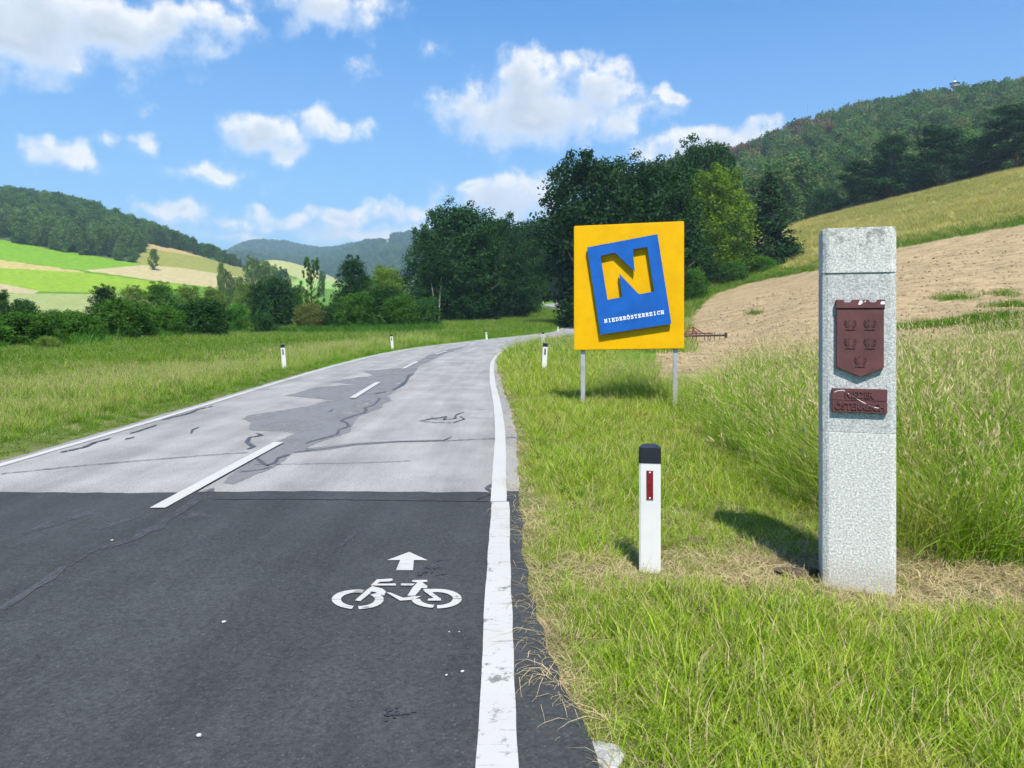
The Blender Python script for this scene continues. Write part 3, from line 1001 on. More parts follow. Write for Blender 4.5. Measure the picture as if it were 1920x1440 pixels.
# ------------------------------------------------------------------ granite pillar
def granite(name, base, lo, hi, dirt):
    m, q, out = new_mat(name)
    p = q.n('ShaderNodeTexCoord').outputs['Object']
    n1 = q.noise(p, 75, 5, 0.75)
    n2 = q.noise(p, 120, 3, 0.6)
    n3 = q.noise(p, 3.0, 5, 0.6)
    v = q.n('ShaderNodeTexVoronoi'); v.inputs['Scale'].default_value = 90; q.link(p, v.inputs['Vector'])
    c = q.mix(q.ramp(n1, 0.36, 0.64), lo, hi)
    c = q.mix(q.math('MULTIPLY', q.ramp(n2, 0.57, 0.67), 0.6), c, (0.16, 0.16, 0.16))
    c = q.mix(q.math('MULTIPLY', q.ramp(n3, 0.50, 0.72), dirt), c, (0.22, 0.215, 0.19))
    # lichen and run-off stains near the very top of the stone
    sp = q.n('ShaderNodeSeparateXYZ'); q.link(p, sp.inputs[0])
    top = q.ramp(sp.outputs[2], 1.92, 2.23)
    ln = q.ramp(q.noise(p, 14, 6, 0.75), 0.46, 0.62)
    c = q.mix(q.math('MULTIPLY', q.math('MULTIPLY', top, ln), 0.75), c, (0.13, 0.135, 0.12))
    foot = q.ramp(sp.outputs[2], 0.22, 0.0)
    c = q.mix(q.math('MULTIPLY', q.math('MULTIPLY', foot, q.noise(p, 9, 4)), 0.8), c, (0.28, 0.24, 0.16))
    h = q.math('ADD', n1, q.math('MULTIPLY', v.outputs['Distance'], 0.7))
    principled(q, out, c, 0.85, 0.25, bump(q, h, 0.5, 0.0045))
    return m


M_gran = granite('granite_hammered', None, (0.335, 0.34, 0.325), (0.64, 0.65, 0.625), 0.15)
M_gran2 = granite('granite_sawn', None, (0.26, 0.275, 0.272), (0.53, 0.55, 0.54), 0.22)
M_bronze = simple('oxide_red_metal', (0.092, 0.030, 0.030), 0.65, 0.2, 9, 0.5, 0, 0, True, ((0.125, 0.055, 0.05), 4, 0.6))
M_chip = simple('bare_white_chip', (0.72, 0.66, 0.64), 0.8, 0.1, 20)

pil_c = ((1.945 + 2.339) / 2 + .022, (4.86 + 4.73) / 2)
pil_rot = -math.atan2(0.13, 0.394)
PZ = tz(*pil_c) - 0.02
pillar = empty('stone_pillar', (pil_c[0], pil_c[1], 0), (0, 0, pil_rot))
tag(pillar, 'tall grey granite boundary pillar with a dark red coat of arms, in mown grass', 'pillar')


def shaft(z0, z1, back, hw=0.213, ch=0.034, dep=0.40, tf=0.0):
    b = MB()
    cd = ch * .62
    out = [(-hw, cd), (-hw + ch, 0 + back), (hw - ch, 0 + back), (hw, cd), (hw, dep - ch), (hw - ch, dep), (-hw + ch, dep), (-hw, dep - ch)]
    n = len(out)
    b.add([(x, y, z0) for x, y in out] + [(x, y, z1) for x, y in out],
          [tuple(range(n - 1, -1, -1)), tuple(range(n, 2 * n))] + [(i, (i + 1) % n, (i + 1) % n + n, i + n) for i in range(n)])
    return b


def zp(y):      # photo row -> height on the pillar front
    return EYE - (y - HZ) * 4.795 / F


def up(x):      # photo column -> along the pillar front
    return (x - 1608.0) * 0.426 / 142.0


shaft(-0.06, zp(812), 0.0).build('lower_shaft', M_gran, pillar, bevel=0.004)
shaft(zp(812) + 0.0005, zp(512), 0.007).build('middle_shaft', M_gran2, pillar, bevel=0.003)
shaft(zp(512) + 0.0005, 2.228, 0.0).build('pillar_top', M_gran, pillar, bevel=0.004)

sh = [(up(1564), zp(580)), (up(1564), zp(689)), (up(1610), zp(707)), (up(1654), zp(689)), (up(1654), zp(580))]
shield = MB().prism(sh, -0.022, 0.012).build('shield', M_bronze, pillar, bevel=0.003)
cren = [(1563, 578), (1563, 562), (1578, 562), (1579, 567), (1592, 567), (1594, 562), (1626, 562), (1628, 567), (1640, 567), (1642, 562), (1656, 562), (1656, 578)]
MB().prism([(up(x), zp(y)) for x, y in cren], -0.026, 0.012).build('mural_crown', M_bronze, pillar, bevel=0.002)
MB().prism([(up(x), zp(y)) for x, y in ((1563, 580.5), (1563, 577.5), (1656, 577.5), (1656, 580.5))], -0.012, 0.011).build('crown_groove', M_tar, pillar)


def eagle(cx, cy):
    b = MB()
    k = 0.00293
    def pr(pts, d):
        if d > 0:
            b.prism([(up(cx) + x * k, zp(cy) - y * k) for x, y in pts], -0.0222 - d, -0.0215)
    def sym(p, s): return [(s * x, y) for x, y in p]
    pr([(-1.5, -8), (-3, -9.5), (-1.5, -12), (1.5, -12), (2.2, -10), (1.5, -8), (3.6, -5), (3.8, 0), (2.6, 5), (-2.6, 5), (-3.8, 0), (-3.6, -5)], 0.0045)
    pr([(-2, 4), (2, 4), (4.2, 11.5), (0, 12.5), (-4.2, 11.5)], 0.0038)
    for s in (-1, 1):
        pr(sym([(3.4, -6.5), (7, -9), (8.2, -7), (8.6, 0), (7.2, 6), (4.5, 7), (3.4, 2)], s), 0.0022)
        for i in range(5):
            y = -9.2 + i * 3.2
            w = (11.2, 12, 12, 11.2, 9.4)[i]
            pr(sym([(6.2, y + .4), (w, y - .4), (w + .3, y + 1.2), (6.2, y + 2.0)], s), 0.0042)
        pr(sym([(2.2, 7.0), (6, 8.4), (9.5, 10.6), (9.0, 12.2), (5, 10.8), (2.0, 9.2)], s), 0.0042)
    return b.build('eagle_relief', M_bronze, shield)


for c in ((1591, 608), (1628, 608), (1591, 643), (1628, 643), (1610, 677)):
    eagle(*c)
plq = []
for y0, y1, txt, w, yc in ((729, 750.6, 'NIEDER', 0.165, 740), (751.2, 773, 'ÖSTERREICH', 0.285, 762)):
    p = [(up(1555.5), zp(y0)), (up(1555.5), zp(y1)), (up(1660.5), zp(y1)), (up(1660.5), zp(y0))]
    pq = MB().prism(p, -0.02, 0.012).build('plaque', M_bronze, pillar, bevel=0.002)
    t = mobj('lettering', text_mesh(txt, 0.058, 0.006, M_bronze, 'lettering', w, 0.0016), pq)
    t.location = (up(1608), -0.0195, zp(yc))
for pts in ([(1605, 571), (1608, 564), (1613, 563), (1614, 568), (1609, 572)], [(1647, 568), (1650, 565), (1656, 566), (1655, 571), (1648, 571)], [(1616, 566), (1620, 563), (1619, 567)]):
    MB().prism([(up(x), zp(y)) for x, y in pts], -0.0275, -0.02).build('chipped_spot', M_chip, pillar)
scr = [(1560, 736), (1567, 733), (1577, 732), (1587, 738), (1602, 747), (1612, 752), (1622, 757), (1634, 762), (1648, 764)]
for i in range(len(scr) - 1):
    (xa, ya), (xb, yb) = scr[i], scr[i + 1]
    MB().prism([(up(xa), zp(ya - .8)), (up(xa), zp(ya + .5)), (up(xb), zp(yb + .5)), (up(xb), zp(yb - .6))], -0.0212, -0.0195).build('scratch', M_chip, pillar)

# ------------------------------------------------------------------ province sign
M_yel = simple('yellow_enamel', (0.62, 0.345, 0.0008), 0.5, 0.06, 2, 0.12, 0, 0, True, ((0.46, 0.26, 0.01), 2.2, 0.35))
M_blue = simple('blue_enamel', (0.007, 0.086, 0.36), 0.3, 0.12, 4, 0.3, 0, 0.25, True, ((0.012, 0.09, 0.34), 3, 0.5))
M_white = simple('white_lettering', (0.80, 0.82, 0.82), 0.5, 0.05)
M_zinc = simple('zinc_post', (0.36, 0.37, 0.39), 0.5, 0.15, 6, 0.5, 0.35, 0, True)
SK = 2.10 / 202.5        # metres per photo pixel on the sign
sign_rot = -math.atan2(0.27, 2.09)
sx, sy = (1178.5 - 960) / F * 14.87, 14.87
sign = empty('province_sign', (sx, sy, 0), (0, 0, sign_rot))
tag(sign, 'yellow roadside sign with tilted blue letter N plate, standing on two metal posts', 'sign')


def su(x): return (x - 1178.5) * SK
def sz(y): return EYE - (y - HZ) * 14.87 / F


pn = MB().prism([(su(1077), sz(657.5)), (su(1280), sz(653.5)), (su(1280), sz(416)), (su(1077), sz(422))], 0.0, 0.055).build('panel', M_yel, sign, bevel=0.012)
def zs(p): return [(su(1040 + x / 3.4286), sz(380 + y / 3.4286)) for x, y in p]
plate = mobj('blue_plate', curve_mesh([zs([(212, 287), (655, 208), (742, 778), (297, 848)]), zs([(297, 342), (388, 322), (513, 445), (502, 303), (592, 288), (635, 573), (540, 590), (415, 458), (435, 607), (342, 625)])], 0.055, M_blue, 'blue_plate'), sign, (0, -0.04, 0))
for (x, y) in ((250, 330), (640, 250), (330, 800), (690, 730)):
    (u_, z_), = zs([(x, y)])
    MB().box(u_ - .03, u_ + .03, -0.001, 0.041, z_ - .03, z_ + .03).build('spacer', M_zinc, plate)
GLY = {   # stroke outlines of a slab-serif alphabet on a 10 x 14 grid
    'N': [((2, 0), (2, 14)), ((2, 14), (8, 0)), ((8, 0), (8, 14)), ((.5, 0), (3.5, 0)), ((.5, 14), (2.5, 14)), ((6.5, 14), (9.5, 14))],
    'I': [((5, 0), (5, 14)), ((2.8, 0), (7.2, 0)), ((2.8, 14), (7.2, 14))],
    'E': [((2.5, 0), (2.5, 14)), ((1, 14), (8.5, 14)), ((1, 0), (8.8, 0)), ((2.5, 7.2), (6.5, 7.2)), ((8.5, 14), (8.5, 11.2)), ((8.8, 0), (8.8, 2.8)), ((6.5, 5.9), (6.5, 8.6))],
    'D': [((2.5, 0), (2.5, 14)), ((1, 14), (6, 14)), ((1, 0), (6, 0)), ((6, 14), (8.8, 10.5)), ((8.8, 10.5), (8.8, 3.5)), ((8.8, 3.5), (6, 0))],
    'R': [((2.5, 0), (2.5, 14)), ((1, 14), (6.5, 14)), ((6.5, 14), (8.2, 12.4)), ((8.2, 12.4), (8.2, 9)), ((8.2, 9), (6.5, 7.2)), ((2.5, 7.2), (6.5, 7.2)), ((5.6, 7.2), (8.4, 0)), ((1, 0), (4, 0)), ((7.6, 0), (9.4, 0))],
    'O': [((3.5, 0), (6.5, 0)), ((3.5, 14), (6.5, 14)), ((3.5, 0), (1.3, 3.5)), ((1.3, 3.5), (1.3, 10.5)), ((1.3, 10.5), (3.5, 14)), ((6.5, 0), (8.7, 3.5)), ((8.7, 3.5), (8.7, 10.5)), ((8.7, 10.5), (6.5, 14)), ((3.2, 17.4), (4.2, 17.4)), ((5.8, 17.4), (6.8, 17.4))],
    'S': [((8, 11), (8, 14)), ((8, 12.6), (6, 14)), ((6, 14), (3.6, 14)), ((3.6, 14), (1.8, 12)), ((1.8, 12), (1.8, 9.6)), ((1.8, 9.6), (3.6, 7.8)), ((3.6, 7.8), (6.6, 6.8)), ((6.6, 6.8), (8.4, 5)), ((8.4, 5), (8.4, 2.2)), ((8.4, 2.2), (6.6, 0)), ((6.6, 0), (3.6, 0)), ((3.6, 0), (1.8, 1.6)), ((1.8, 0), (1.8, 3.2))],
    'T': [((5, 0), (5, 14)), ((1.2, 14), (8.8, 14)), ((3.2, 0), (6.8, 0)), ((1.2, 14), (1.2, 11)), ((8.8, 14), (8.8, 11))],
    'C': [((8.4, 10.6), (8.4, 14)), ((8.4, 12.4), (6.4, 14)), ((6.4, 14), (4, 14)), ((4, 14), (1.5, 10.5)), ((1.5, 10.5), (1.5, 3.5)), ((1.5, 3.5), (4, 0)), ((4, 0), (6.6, 0)), ((6.6, 0), (8.6, 2.4))],
    'H': [((2.2, 0), (2.2, 14)), ((7.8, 0), (7.8, 14)), ((2.2, 7.2), (7.8, 7.2)), ((.7, 0), (3.7, 0)), ((.7, 14), (3.7, 14)), ((6.3, 0), (9.3, 0)), ((6.3, 14), (9.3, 14))],
}


def slab_text(word, width, cap, thick, depth):
    b = MB()
    adv = 12.6
    k = width / (adv * len(word) - 2.6)
    kz = cap / 14.0
    n = 0
    for i, ch in enumerate(word):
        for (p, q) in GLY['O' if ch == 'Ö' else ch]:
            x0, y0 = (i * adv + p[0]) * k - width / 2, (p[1] - 7) * kz
            x1, y1 = (i * adv + q[0]) * k - width / 2, (q[1] - 7) * kz
            L = math.hypot(x1 - x0, y1 - y0)
            dx, dy = (x1 - x0) / L, (y1 - y0) / L
            e = thick * .5
            x0 -= dx * e; y0 -= dy * e; x1 += dx * e; y1 += dy * e
            d = depth + .00012 * (n % 7); n += 1
            b.prism([(x0 - dy * e, y0 + dx * e), (x0 + dy * e, y0 - dx * e), (x1 + dy * e, y1 - dx * e), (x1 - dy * e, y1 + dx * e)], -d, 0.0)
    return b


tx = slab_text('NIEDERÖSTERREICH', 1.14, 0.060, 0.0115, 0.006).build('lettering', M_white, plate)
(u0, w0), (u1, w1) = zs([(318, 762), (698, 703)])
tx.location = ((u0 + u1) / 2, -0.0545, (w0 + w1) / 2)
tx.rotation_euler = (0, -math.atan2(w1 - w0, u1 - u0), 0)
for x, yb in ((1093.5, 758), (1264.5, 778)):
    pb = MB().box(su(x) - .042, su(x) + .042, 0.058, 0.118, -0.5, sz(430)).build('post', M_zinc, sign, bevel=0.006)

# ------------------------------------------------------------------ roadside marker posts
M_pw = simple('white_plastic', (0.58, 0.58, 0.575), 0.45, 0.05, 3, 0.4, 0, 0, True, ((0.55, 0.54, 0.5), 6, 0.35))
M_pk = simple('black_plastic', (0.012, 0.014, 0.02), 0.4, 0.2, 4, 0.5, 0, 0, True)
M_red = simple('red_reflector', (0.15, 0.008, 0.018), 0.25, 0.2, 30, 0.6, 0, 0, True)
M_dkr = simple('unlit_reflector', (0.02, 0.02, 0.025), 0.25, 0.2, 30, 0.6, 0, 0, True)  # white reflectors coloured dark, as they look with no light on them


def marker_meshes(refl):
    hw, dp, H = 0.0705, 0.10, 0.83
    prof = [(-hw, 0.008), (-hw + .012, 0), (hw - .012, 0), (hw, 0.008), (hw * .75, dp * .7), (0.02, dp), (-0.02, dp), (-hw * .75, dp * .7)]
    def ext(prof, z0, z1, slope=0.0):
        n = len(prof)
        return MB().add([(x, y, z0) for x, y in prof] + [(x, y, z1 + slope * y) for x, y in prof], [tuple(range(n - 1, -1, -1)), tuple(range(n, 2 * n))] + [(i, (i + 1) % n, (i + 1) % n + n, i + n) for i in range(n)])
    body = ext(prof, -0.12, H - 0.107).mesh('post_body', M_pw)
    p2 = [(x * 1.03, y - 0.003 if y < 0.05 else y + .003) for x, y in prof]
    cap = ext(p2, H - 0.1065, H - 0.004, 0.12).mesh('black_cap', M_pk)
    rf = MB().box(-0.0215, 0.0215, -0.006, 0.003, H - 0.345, H - 0.155).mesh('reflector', refl)
    rv = [MB().tube([(0, -0.004, z), (0, -0.0085, z)], 0.0055, 8).mesh('rivet', M_chip) for z in (H - 0.335, H - 0.165)]
    return body, cap, rf, rv


MK = {'r': marker_meshes(M_red), 'd': marker_meshes(M_dkr)}


def marker(X, Y, kind, lean, rz, label, scale=1.0, simple_=False, z=None):
    o = empty('marker_post', (X, Y, tz(X, Y) if z is None else z), (0, R(lean), R(rz)))
    o.scale = (scale,) * 3
    tag(o, label, 'marker post', 'white roadside marker posts')
    b, c, rf, rv = MK[kind]
    mobj('post_body', b, o); mobj('black_cap', c, o)
    if not simple_:
        r = mobj('reflector', rf, o)
        for m in rv:
            mobj('rivet', m, r)
    return o


x, y = gp(1218.5, 1068); marker(x, y, 'r', 0, -10, 'white marker post with red reflector, close by in mown grass left of the granite pillar')
x, y = gp(1020, 697); marker(x, y, 'd', 3.0, 0, 'white marker post leaning right, on the verge just left of the yellow sign', 1.1)
x, y = gp(1018, 652); marker(x, y, 'd', 0, 0, 'white marker post seen just behind the leaning one left of the yellow sign', 1.1)
x, y = gp(533, 692); marker(x, y, 'd', -4, 0, 'white marker post nearest to the camera on the left verge, leaning left', 1.02)
x, y = gp(736, 655); marker(x, y, 'd', -5, 0, 'second white marker post along the left edge of the road', 1.02)
x, y = gp(913, 637); marker(x, y, 'd', -6, 0, 'third white marker post along the left edge of the road, before the dark grove', 1.0)
marker(6.15, 103, 'd', 0, 0, 'small white marker post beyond the road bend, beside the left edge of the yellow sign', 1.15)
for (px, Y, lab) in ((1003.5, 235, 'leftmost of three tiny white marker posts on the far uphill bend'), (1018.5, 268, 'middle one of three tiny white marker posts on the far uphill bend'), (1049, 283, 'rightmost of three tiny white marker posts on the far uphill bend')):
    X = (px - 960) / F * Y
    d, zr = road_dist([X], [Y])
    marker(X, Y, 'd', 0, 0, lab, 1.15, True, z=float(zr[0]) + .25)

# guard rail on the outer side of the far bend
gr = empty('guard_rail', (0, 0, 0))
tag(gr, 'low pale guard rail along the far uphill bend left of the yellow sign', 'guard rail')
pts = []
for Y in np.linspace(182, 240, 16):
    c, n, z = cl_at(Y)
    p = c - n * 3.15
    pts.append((p[0], p[1], z + 0.55))
b = MB()
for i, p in enumerate(pts):
    b.add([(p[0], p[1], p[2] - .16), (p[0], p[1], p[2] + .16), (p[0] + .08, p[1], p[2] + .16), (p[0] + .08, p[1], p[2] - .16)], [])
for i in range(len(pts) - 1):
    for k in range(4):
        b.f.append((i * 4 + k, i * 4 + (k + 1) % 4, (i + 1) * 4 + (k + 1) % 4, (i + 1) * 4 + k))
b.build('rail', M_zinc, gr)
for p in pts[::4]:
    MB().box(p[0] - .09, p[0] + .05, p[1] - .08, p[1] + .08, p[2] - 1.6, p[2] + .1).build('rail_post', M_pw, gr)

# ------------------------------------------------------------------ harrow left in the field
M_rust = simple('rusty_red_frame', (0.17, 0.045, 0.035), 0.7, 0.3, 5)
M_iron = simple('dark_iron', (0.035, 0.025, 0.024), 0.6, 0.3, 5)
HY = 56.0
hx0 = (1322 - 960) / F * HY
hz = tz(hx0, HY)
hr = empty('field_harrow', (hx0, HY, hz))
tag(hr, 'rusty red field harrow with a tined bar, parked at the edge of the ploughed field', 'harrow')
hk = HY / F
def hp(x, y): return ((x - 1322) * hk, EYE - (y - HZ) * hk - hz)
def bar(name, a, b_, r, mat, yo=0.0, yb=None):
    (x0, z0), (x1, z1) = hp(*a), hp(*b_)
    return MB().tube([(x0, yo, z0), (x1, yo if yb is None else yb, z1)], r, 6).build(name, mat, hr)
bar('main_beam', (1282, 630), (1362, 628.5), 0.075, M_iron)
bar('rear_beam', (1283, 627), (1345, 625), 0.05, M_rust, 1.2)
bar('drawbar_mast', (1299, 632), (1300, 612), 0.06, M_rust)
bar('brace', (1299, 613), (1322, 627), 0.035, M_rust)
bar('brace', (1299, 613), (1283, 622), 0.035, M_rust)
bar('brace', (1286, 622), (1314, 622), 0.035, M_rust)
bar('brace', (1300, 616), (1312, 624), 0.03, M_rust, 0, 1.2)
for i, x in enumerate((1287, 1299, 1306, 1321, 1328, 1332, 1340, 1350, 1360)):
    (u_, z_) = hp(x, 626 + (i % 2) * 1.5)
    MB().tube([(u_, 0, z_ + .1), (u_, 0.05, z_ - .25), (u_ - .06, -.05, max(z_ - .75, -.1))], [.035, .03, .02], 5).build('tine', M_iron, hr)
for x in (1283, 1361):
    (u_, z_) = hp(x, 628)
    MB().box(u_ - .08, u_ + .08, -.12, .12, z_ - .2, z_ + .16).build('end_bracket', M_iron, hr, bevel=.02)

# ------------------------------------------------------------------ lookout tower and mast on the right hill
M_twr = simple('weathered_timber', (0.30, 0.28, 0.25), 0.8, 0.2, 1)
M_roof = simple('dark_roof', (0.03, 0.035, 0.045), 0.5, 0.2, 1)
TY = 640.0
tk = TY / F
tX = (1790 - 960) / F * TY
t0 = tz(tX, TY)
tw = empty('lookout_tower', (tX, TY, t0))
tw.scale = (.68, .68, 1.035)
tag(tw, 'lookout tower with a flat dark disc roof rising above the wooded hilltop', 'tower')
def tzz(y): return EYE - (y - HZ) * tk - t0
MB().tube([(0, 0, 0), (0, 0, tzz(165))], [3.2, 2.2], 10).build('tower_shaft', M_twr, tw)
MB().tube([(0, 0, tzz(165)), (0, 0, tzz(162.5))], 4.6, 16).build('viewing_deck', M_twr, tw)
MB().tube([(0, 0, tzz(162.5)), (0, 0, tzz(159))], 3.9, 16).build('cabin', simple('pale_cladding', (0.6, 0.6, 0.57), .7), tw)
MB().tube([(0, 0, tzz(159)), (0, 0, tzz(158)), (0, 0, tzz(156.5))], [5.7, 5.9, 2.0], 18).build('disc_roof', M_roof, tw)
MB().tube([(0, 0, tzz(156.5)), (0, 0, tzz(153.5))], [2.0, 1.0], 12).build('roof_lantern', simple('pale_lantern', (0.62, 0.62, 0.6), .7), tw)
MB().tube([(0, 0, tzz(153.5)), (0, 0, tzz(146))], [.22, .12], 6).build('antenna', M_roof, tw)
aX = (1514 - 960) / F * 630
am = empty('radio_mast', (aX, 630, tz(aX, 630)))
tag(am, 'thin pale radio mast sticking up from the trees on the right ridge', 'mast')
mh = EYE - (192 - HZ) * 630 / F - tz(aX, 630)
for dx, dy in ((-.3, -.2), (.3, -.2), (0, .35)):
    MB().tube([(dx, dy, -1), (dx * .5, dy * .5, mh)], .06, 4).build('mast_leg', M_zinc, am)
for k in range(8):
    z = mh * (k + .5) / 8
    MB().tube([(-.3, -.2, z), (.3, -.2, z + 1.2)], .04, 4).build('lattice_brace', M_zinc, am)

# ------------------------------------------------------------------ loose stones
def rock(name, x, y, sx_, sy_, sz_, mat, label, cat, seed, sub=2):
    bm = bmesh.new()
    bmesh.ops.create_icosphere(bm, subdivisions=sub, radius=1)
    rr = random.Random(seed)
    ph = [rr.uniform(0, 6) for _ in range(6)]
    for v in bm.verts:
        c = v.co
        k = 1 + .18 * math.sin(3 * c.x + ph[0]) * math.sin(3 * c.y + ph[1]) + .12 * math.sin(5 * c.z + ph[2] + 4 * c.x) + rr.uniform(-.05, .05)
        v.co = (c.x * sx_ * k, c.y * sy_ * k, c.z * sz_ * k)
    me = bpy.data.meshes.new(name); bm.to_mesh(me); bm.free()
    me.polygons.foreach_set('use_smooth', [True] * len(me.polygons))
    me.materials.append(mat)
    o = mobj(name, me)
    o.location = (x, y, max(tz(x, y), 0.012 if abs(x) < 0 else -1) + sz_ * .25)
    return tag(o, label, cat)


M_stone = simple('pale_stone', (0.34, 0.335, 0.325), 0.85, 0.35, 25, 0.3, 0, 0, True, ((0.2, 0.2, 0.19), 18, 0.6))
x, y = gp(1133, 1418)
st = rock('stone', x, y, .07, .12, .022, M_stone, 'pale flat stone lying in the dry grass at the road edge', 'stone', 3, 3)
M_peb = simple('white_pebble', (0.45, 0.45, 0.44), 0.8, 0.1, 30)
for i, (px, py, s, lab) in enumerate(((373, 1387, .018, 'white scrap lying alone on the dark asphalt at lower left'), (420, 1172, .018, 'white scrap on the dark asphalt left of the bicycle symbol'), (867, 1265, .012, 'white pebble beside the white edge line below the bicycle symbol'),
                                      (837, 1272, .010, 'small white pebble left of the brighter pebble by the edge line'), (861, 1190, .007, 'tiny white pebble just below the rear wheel of the bicycle symbol'), (842, 1190, .007, 'tiny white pebble under the bicycle symbol, left one of two'), (210, 1017, .014, 'white speck of grit at the far left, near the road seam'))):
    x, y = gp(px, py)
    o = rock('pebble', x, y, s * .85, s * .7, s * .35, M_peb, lab, 'pebble', 20 + i, 1)
    o.location.z = 0.014 + s * .25
    o['group'] = 'white scraps and pebbles on the asphalt'

# ------------------------------------------------------------------ foliage meshes
def leaf_quads(C, N, size, rng, aspect=1.6, rnd=None, asp=1.0):
    """one small quad per leaf cluster; C centres, N preferred normals"""
    n = len(C)
    T = rng.normal(size=(n, 3))
    N = N / np.maximum(np.linalg.norm(N, axis=1), 1e-6)[:, None]
    T -= N * (T * N).sum(1)[:, None]
    T /= np.maximum(np.linalg.norm(T, axis=1), 1e-6)[:, None]
    B = np.cross(N, T)
    s = (size * rng.uniform(.6, 1.35, n))[:, None] if not np.isscalar(size) else (size * rng.uniform(.6, 1.35, n))[:, None]
    a = T * s * .5 * aspect; b = B * s * .5
    # slightly folded diamond-like quads
    a[:, 2] *= asp; b[:, 2] *= asp
    V = np.stack([C - a, C - b * .9 + N * s * .12, C + a, C + b * .9 + N * s * .12], 1).reshape(-1, 3)
    Fq = np.arange(n * 4).reshape(n, 4)
    return V, Fq, (rng.uniform(0, 1, n) if rnd is None else rnd)


def np_mesh(name, V, Fq, rnd, mat):
    me = bpy.data.meshes.new(name)
    me.vertices.add(len(V)); me.vertices.foreach_set('co', np.ascontiguousarray(V, np.float32).ravel())
    k = Fq.shape[1]
    me.loops.add(Fq.size); me.loops.foreach_set('vertex_index', Fq.ravel().astype(np.int32))
    me.polygons.add(len(Fq))
    me.polygons.foreach_set('loop_start', (np.arange(len(Fq)) * k).astype(np.int32))
    me.update(calc_edges=True)
    at = me.attributes.new('rnd', 'FLOAT', 'FACE')
    at.data.foreach_set('value', np.ascontiguousarray(rnd, np.float32))
    if mat is not None:
        me.materials.append(mat)
    return me


def lobes_crown(seed, lobes, n, size, flat=1.0, shell=0.45, asp=1.0):
    rng = np.random.default_rng(seed)
    L = np.array(lobes)                     # x y z r
    w = L[:, 3]**2
    k = rng.choice(len(L), n, p=w / w.sum())
    d = rng.normal(size=(n, 3)); d /= np.linalg.norm(d, axis=1)[:, None]
    r = L[k, 3] * (1 - shell * rng.uniform(0, 1, n)**1.6) * (1 + .22 * rng.normal(size=n))
    sq = np.array([1, 1, flat])
    C = L[k, :3] + d * r[:, None] * sq
    N = d * 0.8 + rng.normal(size=(n, 3)) * .55 + np.array([0, 0, .35])
    # shade tone: each lobe has its own tone so that the crown breaks up into clumps
    tone = np.clip(rng.uniform(0, 1, len(L))[k] * .65 + rng.uniform(0, 1, n) * .35, 0, 1)
    return leaf_quads(C, N, size, rng, 1.5, tone, asp)


M_bark = simple('bark', (0.10, 0.075, 0.055), 0.9, 0.35, 4, 0.2, 0, 0, True)
M_bark2 = simple('pale_bark', (0.22, 0.20, 0.17), 0.9, 0.3, 4, 0.2, 0, 0, True)


def trunk_mesh(lobes, r0, htop, seed, mat, lean=(0, 0), nl=9):
    rr = random.Random(seed)
    b = MB()
    pts = [(lean[0] * t * t + rr.uniform(-.008, .008), lean[1] * t * t + rr.uniform(-.008, .008), -0.04 + t * (htop + .04)) for t in np.linspace(0, 1, 7)]
    b.tube(pts, [r0 * (1.35 if i == 0 else 1) * (1 - .75 * i / 6) for i in range(7)], 7)
    for l in rr.sample(list(lobes), min(nl, len(lobes))):
        zb = max(0.12, min(htop * .92, l[2] - .16 - rr.uniform(0, .08)))
        t = (zb + .04) / (htop + .04)
        s = Vector((lean[0] * t * t, lean[1] * t * t, zb)); e = Vector(l[:3])
        m = (s + e) / 2 + Vector((0, 0, -.02))
        b.tube([s, m, e], [r0 * .42, r0 * .28, r0 * .1], 5)
    return b.mesh('trunk', mat, True)


def broad(seed, base, n=9000, size=.034, nl=26, lobe=(.11, .19), top=1.0, r0=.022, mat_bark=None, spread=.36, egg=.0, asp=.6):
    rr = random.Random(seed)
    lobes = []
    for i in range(nl):
        z = base + (top - base) * (i + rr.uniform(.1, .9)) / nl
        t = (z - base) / (top - base)
        prof = math.sqrt(max(0, 1 - (2 * (t - .42 - egg))**2 / 1.35)) if t > .42 else math.sqrt(max(0.05, 1 - (2 * (t - .42))**2 / 1.1))
        th = i * 2.4 + rr.uniform(-.5, .5)
        q = spread * prof * math.sqrt(rr.uniform(.15, 1))
        r = rr.uniform(*lobe) * (.75 + .25 * prof)
        lobes.append((q * math.cos(th), q * math.sin(th), min(z, top - r * .75), r))
    for i in range(int(nl * .9)):        # loose shoots that break up the outline
        z = base + (top - base) * rr.uniform(.08, 1.0)
        t = (z - base) / (top - base)
        prof = math.sqrt(max(0.0, 1 - (2 * (t - .45))**2 / 1.3)) if t > .45 else math.sqrt(max(0.05, 1 - (2 * (t - .45))**2 / 1.1))
        th = rr.uniform(0, 6.283)
        q = spread * prof * rr.uniform(1.05, 1.32)
        lobes.append((q * math.cos(th), q * math.sin(th), z + (.03 if t > .8 else 0), rr.uniform(.028, .07)))
    crown = lobes_crown(seed, lobes, n, size, .95 * asp, .45, asp)
    return crown, lobes, trunk_mesh(lobes, r0, base + (top - base) * .62, seed, mat_bark or M_bark)


